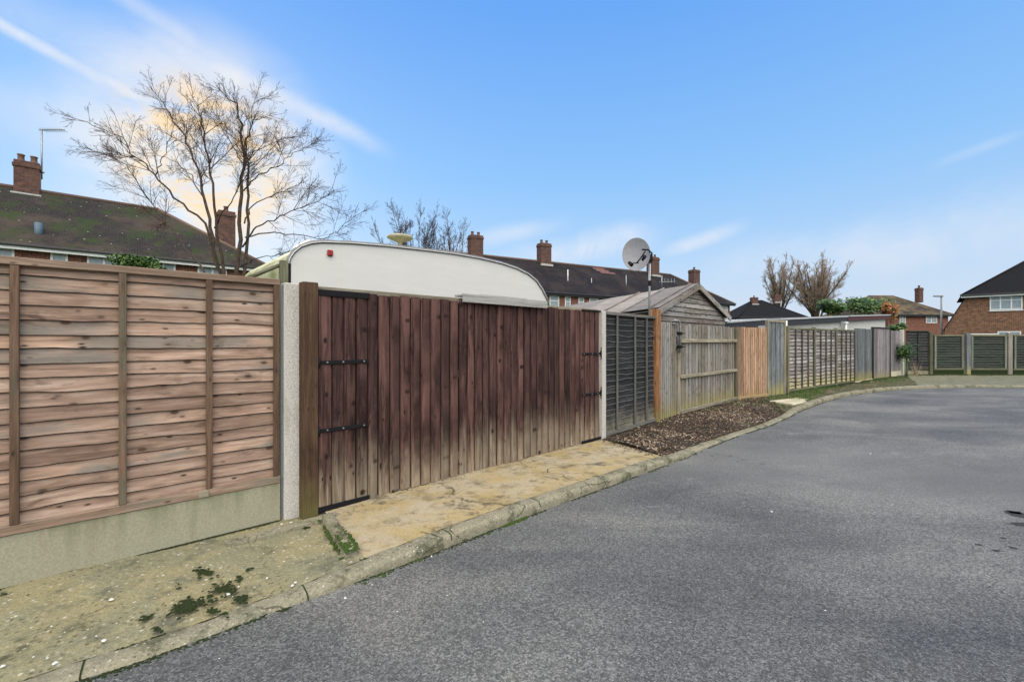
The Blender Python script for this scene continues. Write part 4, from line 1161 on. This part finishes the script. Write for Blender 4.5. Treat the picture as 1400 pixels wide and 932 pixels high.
# pink tile patch on the front slope (slightly proud)
slope = (7.93 - 4.92) / 3.85
m = MB()
for (xa, xb, ya, yb) in ((812, 828, 3.1, 3.35), (816, 834, 2.85, 3.12), (822, 842, 2.62, 2.87)):
    x0, x1 = hs(P0 + nC * ya, dC, xa), hs(P0 + nC * ya, dC, xb)
    f_ = lambda y: 4.92 + (y + .35) * slope + .03
    m.face([(x0, ya, f_(ya)), (x1, ya, f_(ya)), (x1, yb, f_(yb)), (x0, yb, f_(yb))])
tag(m.build('tile_patch', 'tile_patch', t), 'pink replacement tiles near the ridge')
t2 = thing('tv_aerial', 'small television aerial on the terrace roof right of the dish', 'aerial', (0, 0, 0))
q = at(905, 396, 34); m = MB(); m.tube([q, q + V((0, 0, 1.1))], .03, 5); m.build('mast', 'galv', t2)
m = MB(); m.tube([q + V((-.2, 0, .6)), q + V((1.0, -.2, .6))], .025, 5)
for k in range(5): m.tube([q + V((-.1 + k * .25, -.2, .35)), q + V((-.1 + k * .25, -.2, .85))], .012, 4)
m.build('boom', 'galv', t2)
# far hipped house
Zf = 66.0
def px2(x, Y): return (x - CX) / F * Y
t = house('distant house with black hipped roof between shed and bare trees', (px2(1012, Zf), Zf), 0, px2(1101, Zf + 0) - px2(1012, Zf), 8.0, 5.0, 7.85, 4.2, 4.6, 'tile_black', 'brick_brown', gut='gutter')
chimney(t, px2(1028, Zf + 4) - px2(1012, Zf), 3.4, 7.0, 8.3, .95, .7, 1)
chimney(t, px2(1059, Zf + 4) - px2(1012, Zf), 3.4, 7.3, 8.7, .95, .7, 1)
# red house behind the laurels
Zg = 48.0
t = house('distant red brick house with brown tiled roof and small chimney', (px2(1196, Zg), Zg), .05, px2(1302, Zg) - px2(1196, Zg), 8.0, 4.35, 6.75, 3.2, 2.9, 'tile_tan', 'brick_red', gut='gutter')
chimney(t, px2(1266, Zg + 4) - px2(1196, Zg) - .2, 4.0, 6.0, 7.75, .5, .6, 1, False)
for xa, xb in ((1231, 1240), (1269, 1285)):
    window(t, px2(xa, Zg) - px2(1196, Zg), px2(xb, Zg) - px2(1196, Zg), 3.35, 4.15, 0, 1)
# right house with a catslide end
Zr = 34.0
aR = math.radians(-44); dR = V((math.cos(aR), math.sin(aR))); PR = V((px2(1322, Zr), Zr))
def hr(x): return s_on(PR, dR, x)
t = house('brown brick house with black roof at the right edge', PR, aR, 13.5, 8.0, 5.0, 8.6, 5.0, 4.6, 'tile_black', 'brick_brown', gut='pvc')
m = MB(); xl = hr(1292)
m.face([(xl, -.01, 2.35), (-.005, -.01, 2.35), (-.005, -.01, 4.85)]); m.face([(xl, -.01, -.1), (-.005, -.01, -.1), (-.005, -.01, 2.348), (xl, -.01, 2.348)])
m.face([(xl, 0, -.1), (xl, 8, -.1), (xl, 8, 2.35), (xl, 0, 2.35)]); m.build('wall', 'brick_brown', t)
m = MB(); m.face([(xl - .1, -.12, 2.25), (-.01, -.12, 4.93), (-.01, 8.1, 4.93), (xl - .1, 8.1, 2.25)]); m.face([(xl - .1, -.12, 2.25), (xl - .1, -.12, 2.15), (-.01, -.12, 4.83), (-.01, -.12, 4.93)]); m.build('side_roof', 'tile_mid', t)
window(t, hr(1353), hr(1398), 3.72, 4.80, 0, 2)
m = MB(); m.box(hr(1352), hr(1399), -.09, -.062, 3.62, 3.70); m.build('window_sill', 'pvc', t)
window(t, hr(1353) + .4, hr(1396), .9, 2.1, 0, 1)

# ------------------------------------------------------------------ flat roofed garages
def garage(x0, x1, y0, y1, Z0, Z1, wall, fascia, label, edge='roofgrey', dx=0):
    A = V((px2(x0, Z0), Z0)); B = V((px2(x1, Z1), Z1)); L, a = frame_of(A, B)
    za, zb_ = H + (CY - y0) / F * Z0, H + (CY - y1) / F * Z1
    t = thing('garage', label, 'garage', (A.x, A.y, 0), a, None)
    m = MB(); D = 4.5
    for q in (((0.1, .15), (L - .1, .15)), ((L - .1, .15), (L - .1, D)), ((L - .1, D), (.1, D)), ((.1, D), (.1, .15))):
        (xa, ya), (xb, yb) = q; f_ = lambda x: za + (zb_ - za) * x / L - .04
        m.face([(xa, ya, -.1), (xb, yb, -.1), (xb, yb, f_(xb)), (xa, ya, f_(xa))])
    m.build('wall', wall, t)
    for (nm, mt, ya, yb, dz0, dz1) in (('fascia', fascia, .0, .04, -.17, -.02), ('roof', edge, -.04, D + .1, -.02, .025)):
        m = MB(); P = [(0, ya), (L, ya), (L, yb), (0, yb)]; lo = [(x, y, za + (zb_ - za) * x / L + dz0) for x, y in P]; hi = [(x, y, za + (zb_ - za) * x / L + dz1) for x, y in P]
        m.face(lo[::-1]); m.face(hi)
        for k in range(4): m.face([lo[k], lo[(k + 1) % 4], hi[(k + 1) % 4], hi[k]])
        m.build(nm, mt, t)
    return t, L
t, L = garage(992, 1046, 440.5, 436.5, 10.9, 12.7, 'whitewall', 'gutter', 'low flat-roofed garage behind the orange boards')
t, L = garage(1066, 1158, 436.5, 432.5, 13.2, 16.0, 'whitewall', 'gutter', 'grey-walled flat-roofed garage behind the grey lap panels')
m = MB(); m.tube([(L - .18, -.02, 1.5), (L - .18, -.02, 2.02)], .045, 8); m.box(L - .27, L - .09, -.08, .0, 2.0, 2.08, bev=.01); m.build('downpipe', 'pvc', t)
m = MB(); m.tube([(.35, -.02, 1.5), (.35, -.02, 2.0)], .04, 8); m.build('downpipe', 'pvc', t)
t, L = garage(1160, 1217, 432, 430.5, 16.2, 19.3, 'whitewall', 'maroon', 'white-walled flat-roofed garage with maroon fascia')

# ------------------------------------------------------------------ street lamp
q = at(1287, 440, 40.0)
t = thing('street_lamp', 'slim grey street lamp between the red and brown brick houses', 'street lamp', (q.x, q.y, 0))
m = MB(); m.tube([(0, 0, -.1), (0, 0, 5.45)], [.1, .06], 8); m.build('column', 'lampgrey', t)
m = MB(); m.box(-.7, .12, -.1, .1, 5.42, 5.55, bev=.03); m.build('lamp_head', 'lampgrey', t)

# ------------------------------------------------------------------ trees
def wob(p, d, L, n, bend=.18, up=0.0):
    pts = [V(p)]; d = V(d).normalized()
    for k in range(n):
        d = (d + V((random.gauss(0, bend), random.gauss(0, bend), random.gauss(0, bend) + up))).normalized()
        pts.append(pts[-1] + d * (L / n))
    return pts, d
def twigs(mb, pts, r0, r1, L, depth, dens, bend=.14, up=.05, spread=.8, zmin=1.0, sides=4):
    """grow side shoots along a polyline"""
    tot = sum((pts[i + 1] - pts[i]).length for i in range(len(pts) - 1))
    n = max(1, int(tot * dens))
    for k in range(n):
        t_ = U(.12, 1.0); f = t_ * (len(pts) - 1); i = min(int(f), len(pts) - 2)
        p = pts[i].lerp(pts[i + 1], f - i); ax = (pts[i + 1] - pts[i]).normalized()
        o = ax.orthogonal().normalized(); o.rotate(Matrix.Rotation(U(0, 6.283), 3, ax))
        d = (ax * U(.5, 1.0) + o * spread * U(.6, 1.1) + V((0, 0, up)))
        l = L * U(.45, 1.1) * (1.15 - .55 * t_); r = r0 * U(.7, 1.05) * (1 - .45 * t_)
        q, _ = wob(p, d, l, 4 if depth else 3, bend, up)
        mb.tube(q, [r + (r1 - r) * j / (len(q) - 1) for j in range(len(q))], sides if r > .006 else 3, None, False)
        if depth > 0:
            twigs(mb, q, r * .62, r1, l * .55, depth - 1, dens * 1.55, bend, up, spread, zmin, 3)
T0 = 8.2
def tp(cx, cy, dy=0.0): return at(100 + cx / 3.107, 80 + (cy + max(0, 420 - cy) * .14) / 3.107, T0 + dy)
base = tp(660, 1000); base.z = -.1
t = thing('bare_tree', 'large bare spreading tree rising behind the pinkish lap panel', 'tree', (0, 0, 0))
stems = [
    ([(640, 980, 0), (590, 760, .1), (560, 600, .2), (515, 430, .3), (470, 310, .4), (385, 170, .5), (332, 80, .5)], .075),
    ([(655, 980, 0), (605, 680, -.2), (582, 480, -.3), (565, 330, -.4), (530, 190, -.5), (515, 120, -.5)], .06),
    ([(690, 980, .1), (708, 700, .2), (725, 450, .2), (716, 290, .1), (690, 160, 0), (605, 65, 0)], .09),
    ([(715, 980, .1), (745, 700, .5), (745, 480, .6), (735, 330, .8), (770, 240, .9), (835, 225, .9)], .07),
    ([(630, 940, 0), (565, 700, -.3), (430, 590, -.5), (350, 495, -.7), (250, 400, -.9), (195, 320, -1.0), (60, 245, -1.1)], .05),
    ([(600, 960, 0), (540, 880, .3), (470, 780, .5), (380, 680, .7), (300, 580, .8), (225, 450, .9), (130, 400, 1.0), (50, 370, 1.0)], .042),
    ([(720, 800, .2), (760, 720, -.2), (850, 685, -.4), (950, 640, -.6), (1040, 600, -.8), (1110, 560, -.8)], .034),
    ([(728, 700, .2), (760, 620, .5), (850, 585, .8), (930, 545, 1.0), (1000, 515, 1.0)], .030),
    ([(725, 560, .2), (770, 510, -.2), (870, 460, -.4), (940, 400, -.5), (1005, 370, -.5)], .028),
    ([(722, 450, .2), (770, 390, .5), (850, 345, .7), (945, 320, .8)], .025),
    ([(715, 880, .2), (770, 850, -.2), (840, 835, -.4), (925, 822, -.5)], .028),
    ([(730, 760, .2), (850, 740, .2), (960, 750, .3), (1070, 765, .3), (1120, 735, .3), (1200, 665, .3)], .028),
    ([(600, 720, -.1), (650, 630, -.4), (710, 540, -.6), (780, 450, -.7), (880, 330, -.8)], .026),
    ([(350, 495, -.7), (375, 440, -.8), (400, 360, -.9), (430, 290, -.9)], .02),
    ([(560, 600, .2), (500, 500, .6), (440, 440, .9), (350, 400, 1.0), (280, 300, 1.0)], .024),
    ([(725, 450, .2), (660, 330, .4), (610, 250, .5), (560, 200, .6)], .022),
    ([(716, 290, .1), (740, 230, .1), (760, 170, .1), (800, 130, .1)], .018),
]
trunk = MB(); crown = MB()
for pts, r in stems:
    P = [tp(x, y, dy) for x, y, dy in pts]
    Q = []
    for i in range(len(P) - 1):
        for k in range(4):
            q = P[i].lerp(P[i + 1], k / 4)
            if k or i: q = q + V((random.gauss(0, .018), random.gauss(0, .02), random.gauss(0, .012)))
            Q.append(q)
    Q.append(P[-1]); n = len(Q)
    if r >= .05: Q.insert(0, base + V((U(-.1, .1), U(-.1, .1), 0))); n += 1
    trunk.tube(Q, [max(.005, .50 * r * (1 - .9 * (i / (n - 1)) ** .9)) for i in range(n)], 7)
    lo = max(2, int(n * .28))
    twigs(crown, Q[lo:], min(.009, r * .22), .0023, .72, 2, 10.0, .035, .015, .62)
trunk.build('trunk', 'bark', t); crown.build('crown', 'twig', t)

def simple_bare(label, xb, yb, xt, Y, lean, n1, height, spread, mats=('bark', 'twig'), up=.1, dens=3.0, r=.16, twl=.9, depth=2, group=None, r1=.016, rm=.03):
    b = at(xb, yb, Y); b.z = -.1
    t = thing('bare_tree', label, 'tree', b, 0, group)
    tr, cr = MB(), MB()
    htr = height * .38
    P, d = wob((0, 0, 0), (lean, 0, 1), htr, 5, .04, .1)
    tr.tube(P, [r * (1 - .35 * k / 5) for k in range(6)], 8)
    for k in range(n1):
        a_ = 6.283 * (k + U(-.3, .3)) / n1
        s_ = spread * (.25 + .75 * ((k * 7) % n1) / n1)
        st = P[-1].lerp(P[-3], U(0, 1))
        Q, _ = wob(st, V((math.cos(a_) * s_, math.sin(a_) * s_, 1)), height * U(.5, .66), 7, .09, up)
        rr = r * .5 * U(.7, 1)
        tr.tube(Q, [max(.012, rr * (1 - .85 * j / 7)) for j in range(8)], 6)
        twigs(cr, Q[1:], rm, r1, twl, depth, dens, .08, up, .55)
    tr.build('trunk', mats[0], t); cr.build('crown', mats[1], t)
    return t
g_ = 'bare trees behind the terrace'
simple_bare('bare tree above the caravan roof, left of the pair', 578, 340, 0, 46, -.02, 13, 16.4, .52, up=.04, dens=3.6, twl=1.7, r=.22, r1=.010, rm=.022)
simple_bare('bare tree beside the first terrace chimney, right of the pair', 620, 342, 0, 47, .02, 13, 15.6, .48, up=.04, dens=3.6, twl=1.6, r=.22, r1=.010, rm=.022)
simple_bare('slim bare pollarded tree behind the black hipped roof', 1066, 410, 0, 84, -.0, 13, 18.2, .30, ('bark', 'paletwig'), .08, 3.6, .40, 2.0)
simple_bare('broad bare pollarded tree right of the black hipped roof', 1118, 430, 0, 78, -.0, 24, 17.2, .66, ('bark', 'paletwig'), .05, 3.6, .45, 2.0)

def bush(label, cx, cy, rx, ry, Y, n, mat, ls, name='shrub', stem=True, group=None, lobes=7):
    c = at(cx, cy, Y); RX, RZ_ = rx / F * Y, ry / F * Y
    t = thing(name, label, 'shrub', (c.x, c.y, 0), 0, group)
    m = MB(); cen = [(V((U(-.7, .7) * RX, U(-.5, .5) * RX, U(-.5, .55) * RZ_)), U(.35, .6)) for _ in range(lobes)]
    for k in range(n):
        c0, q = random.choice(cen); d = V((random.gauss(0, 1), random.gauss(0, 1), random.gauss(0, 1))).normalized()
        p = c0 + V((d.x * RX * q, d.y * RX * q, d.z * RZ_ * q * 1.1)) * U(.45, 1.1)
        p.z += c.z
        a_ = V((random.gauss(0, 1), random.gauss(0, 1), random.gauss(0, 1))).normalized(); b_ = a_.orthogonal().normalized()
        s_ = ls * U(.6, 1.3); m.face((p - a_ * s_, p - b_ * s_ * .45, p + a_ * s_, p + b_ * s_ * .45), None, R())
    m.build('foliage', mat, t)
    s = MB()
    for c0, q in cen[:5]:
        s.tube([(U(-.15, .15), 0, -.1), (c0.x * .5, c0.y * .5, c.z * .55), (c0.x, c0.y, c.z + c0.z)], [.05, .03, .012], 5)
    s.build('stem', 'bark', t)
    return t
gb_ = 'evergreen shrubs behind the garages'
bush('round dark laurel shrub left of the evergreen clump', 1142, 421, 22, 13, 26, 1500, 'laurel', .11)
bush('wide green laurel shrub in the middle of the evergreen clump', 1176, 419, 26, 14, 27, 1900, 'laurel', .11)
bush('green laurel shrub at the right of the evergreen clump', 1202, 418, 20, 15, 28, 1500, 'laurel', .11)
bush('rusty orange shrub beside the white garage end', 1217, 424, 10, 16, 21, 900, 'rust_leaf', .07, lobes=5)
bush('green ivy clump over the far garage corner', 1226, 450, 12, 12, 19.5, 700, 'laurel', .07, lobes=5)
bush('dark evergreen shrub below the left house gutter', 190, 362, 30, 12, 12, 1800, 'laurel', .05)
# spiky plant near the corner
q = ground(1230, 511, 0); q = V((15.35, 16.95, 0))
t = thing('spiky_plant', 'green spiky palm-like plant before the thick concrete post', 'plant', q)
m = MB()
for k in range(70):
    a_ = U(0, 6.283); h0 = U(.75, 1.15); l = U(.3, .6); d = V((math.cos(a_), math.sin(a_), 0)); e = U(-.3, .8)
    P = [V((0, 0, h0)), V((0, 0, h0)) + d * l * .5 + V((0, 0, l * e * .5)), V((0, 0, h0)) + d * l + V((0, 0, l * (e - .5) * .6))]
    s_ = V((-d.y, d.x, 0)) * .018; r = R()
    m.face((P[0] - s_ * .4, P[0] + s_ * .4, P[1] + s_, P[1] - s_), None, r); m.face((P[1] - s_, P[1] + s_, P[2]), None, r)
for k in range(900):
    p = V((random.gauss(-.12, .12), random.gauss(0, .12), random.gauss(.95, .17))); a_ = V((random.gauss(0, 1), random.gauss(0, 1), random.gauss(0, 1))).normalized(); b_ = a_.orthogonal().normalized()
    m.face((p - a_ * .04, p - b_ * .018, p + a_ * .04, p + b_ * .018), None, R() * .6)
m.build('foliage', 'laurel', t)
m = MB(); m.tube([(0, 0, -.03), (.02, 0, .5), (0, 0, .95)], [.035, .028, .02], 6); m.build('stem', 'mossy_rail', t)
m = MB()
for k in range(26):
    a_ = U(0, 6.283); P = V((.45 + U(-.05, .05), .1, 0)); m.face((P + V((-.008, 0, 0)), P + V((.008, 0, 0)), P + V((U(-.3, .25), U(-.2, .2), U(.3, .75)))), None, U(.6, 1))
o = m.build('dry_weeds', 'leaves'); o.location = (q.x, q.y, 0); tag(o, 'dry tan weeds at the foot of the thick concrete post', 'weeds')

# ------------------------------------------------------------------ world, sun, camera
sd = V((-400, 596, 235)).normalized(); el = math.asin(sd.z); az = math.atan2(sd.x, sd.y)
w = N('World', True); bpy.context.scene.world = w.m
sky = w.n('ShaderNodeTexSky', sky_type='NISHITA', sun_disc=False, sun_elevation=el, sun_rotation=az, air_density=1.0, dust_density=.6, ozone_density=2.0)
dirv = w.n('ShaderNodeTexCoord').outputs['Generated']
def dirpx(x, y): return V((x - CX, F, CY - y)).normalized()
xyz = w.n_sep(dirv)
zc = w.math('MAXIMUM', xyz[2], .03)
plane = w.comb(w.math('DIVIDE', xyz[0], w.math('ADD', zc, .12)), w.math('DIVIDE', xyz[1], w.math('ADD', zc, .12)), 0.0)
STR = .085
grad = w.ramp(w.math('MAXIMUM', xyz[2], 0.0), [(0, (8.4, 9.6, 11.2)), (.14, (6.2, 8.9, 12.2)), (.34, (3.6, 7.3, 12.6)), (.6, (1.9, 5.2, 12.2)), (1.0, (1.0, 3.2, 8.6))])
blue = w.mix(.86, sky.outputs[0], grad)
def streak(p1, p2, wd, a, b, seed):
    d1, d2 = dirpx(*p1), dirpx(*p2); n_ = d1.cross(d2).normalized(); along = (d2 - d1).normalized()
    dist = w.vmath('DOT_PRODUCT', dirv, tuple(n_))
    nz = w.noise(w.vmath('ADD', dirv, (seed, 0, 0)), 3.5, 5, .6)
    dd = w.math('ADD', dist, w.math('MULTIPLY', w.math('SUBTRACT', nz, .5), wd * 1.6))
    g = w.step(w.math('ABSOLUTE', dd), wd, 0.0)
    al = w.vmath('DOT_PRODUCT', dirv, tuple(along)); a0, b0 = d1.dot(along), d2.dot(along)
    lf = min(.15, (b0 - a0) * .7)
    m_ = w.math('MULTIPLY', w.step(al, a0 - lf, a0 + lf * .4), w.step(al, b0 + lf * .3, b0 - lf * .8))
    fine = w.step(w.noise(w.vmath('ADD', dirv, (0, seed, 0)), 9, 6, .65, .5), .25, .7)
    return w.math('MULTIPLY', w.math('MULTIPLY', g, m_), w.math('MULTIPLY', w.math('MULTIPLY_ADD', fine, .6, .4), a))
cl = streak((-120, -30), (260, 168), .015, .9, 0, 3.1)
cl = w.math('MAXIMUM', cl, streak((-250, -125), (330, 160), .06, .34, 0, 5.2))
cl = w.math('MAXIMUM', cl, streak((150, -20), (360, 125), .022, .40, 0, 7.7))
cl = w.math('MAXIMUM', cl, streak((300, 95), (525, 206), .028, .85, 0, 9.1))
cl = w.math('MAXIMUM', cl, streak((-150, 130), (330, 215), .075, .38, 0, 2.6))
cl = w.math('MAXIMUM', cl, streak((1310, 215), (1400, 180), .012, .30, 0, 4.2))
cl = w.math('MAXIMUM', cl, streak((1020, 365), (1700, 262), .085, .62, 0, 6.2))
def puff(p, rad, a, seed):
    d1 = dirpx(*p); c_ = w.vmath('DOT_PRODUCT', dirv, tuple(d1))
    f = w.step(c_, math.cos(rad), 1.0)
    nz = w.noise(w.scale(w.vmath('ADD', dirv, (seed, seed, 0)), (8, 8, 26)), 1, 8, .66, .8)
    return w.math('MULTIPLY', w.step(w.math('ADD', nz, w.math('MULTIPLY', f, .5)), .55, 1.05), a)
cl = w.math('MAXIMUM', cl, streak((745, 350), (900, 326), .055, .95, 0, 11.2))
cl = w.math('MAXIMUM', cl, streak((930, 336), (1015, 310), .024, .8, 0, 12.2))
cl = w.math('MAXIMUM', cl, streak((650, 330), (770, 305), .030, .5, 0, 13.3))
wisp = w.step(w.noise(w.scale(plane, (.8, 1.6, 1)), .55, 7, .62, .8), .50, .82)
cl = w.math('MAXIMUM', cl, w.math('MULTIPLY', wisp, w.math('MULTIPLY', w.step(xyz[2], .42, .08), .10)))
hz = w.step(xyz[2], .24, -.02)
cl = w.math('MAXIMUM', cl, w.math('MULTIPLY', hz, .5))
white = w.mix(hz, (9.6, 10.2, 11.2), (7.6, 8.4, 9.6))
base_c = w.mix(w.math('MULTIPLY', cl, 1.0), blue, white)
# veil of bright cloud round the sun
sg = w.vmath('DOT_PRODUCT', dirv, tuple(dirpx(290, 222)))
gl = w.step(sg, math.cos(.25), math.cos(.04))
gn = w.step(w.noise(w.scale(w.vmath('ADD', dirv, (2, 9, 0)), (6, 6, 11)), 1, 5, .6, .6), .34, .66)
base_c = w.mix(w.math('MULTIPLY', gl, w.math('MULTIPLY_ADD', gn, .45, .35)), base_c, (11.6, 11.2, 10.6))
g2 = w.math('MULTIPLY', w.math('MULTIPLY', w.step(sg, math.cos(.165), math.cos(.05)), w.step(w.noise(w.scale(w.vmath('ADD', dirv, (4, 1, 0)), (10, 10, 18)), 1, 7, .7, .8), .38, .66)), .9)
base_c = w.mix(g2, base_c, (13.6, 9.4, 4.4))
# added bright sky patch overhead and behind the camera, lifts the front light
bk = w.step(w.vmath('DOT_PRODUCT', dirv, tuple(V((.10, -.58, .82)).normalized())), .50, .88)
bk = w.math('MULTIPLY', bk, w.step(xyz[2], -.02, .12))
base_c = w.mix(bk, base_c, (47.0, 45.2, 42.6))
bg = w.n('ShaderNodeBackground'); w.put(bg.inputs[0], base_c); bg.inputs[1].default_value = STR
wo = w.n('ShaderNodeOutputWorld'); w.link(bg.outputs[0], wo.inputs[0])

sl = bpy.data.lights.new('Sun', 'SUN'); sl.energy = 1.2; sl.angle = math.radians(10); sl.color = (1.0, .86, .68)
so = bpy.data.objects.new('Sun', sl); C.objects.link(so); so.rotation_euler = (-sd).to_track_quat('-Z', 'Y').to_euler()
cam = bpy.data.cameras.new('Camera'); cam.sensor_width = 36; cam.lens = 36 * F / 1400; cam.clip_end = 9000; cam.clip_start = .05
co = bpy.data.objects.new('Camera', cam); C.objects.link(co); co.location = (0, 0, H); co.rotation_euler = (math.radians(90), 0, 0)
sc = bpy.context.scene; sc.camera = co
sc.view_settings.view_transform = 'Standard'; sc.view_settings.look = 'None'; sc.view_settings.exposure = 0.0; sc.view_settings.gamma = 1.0
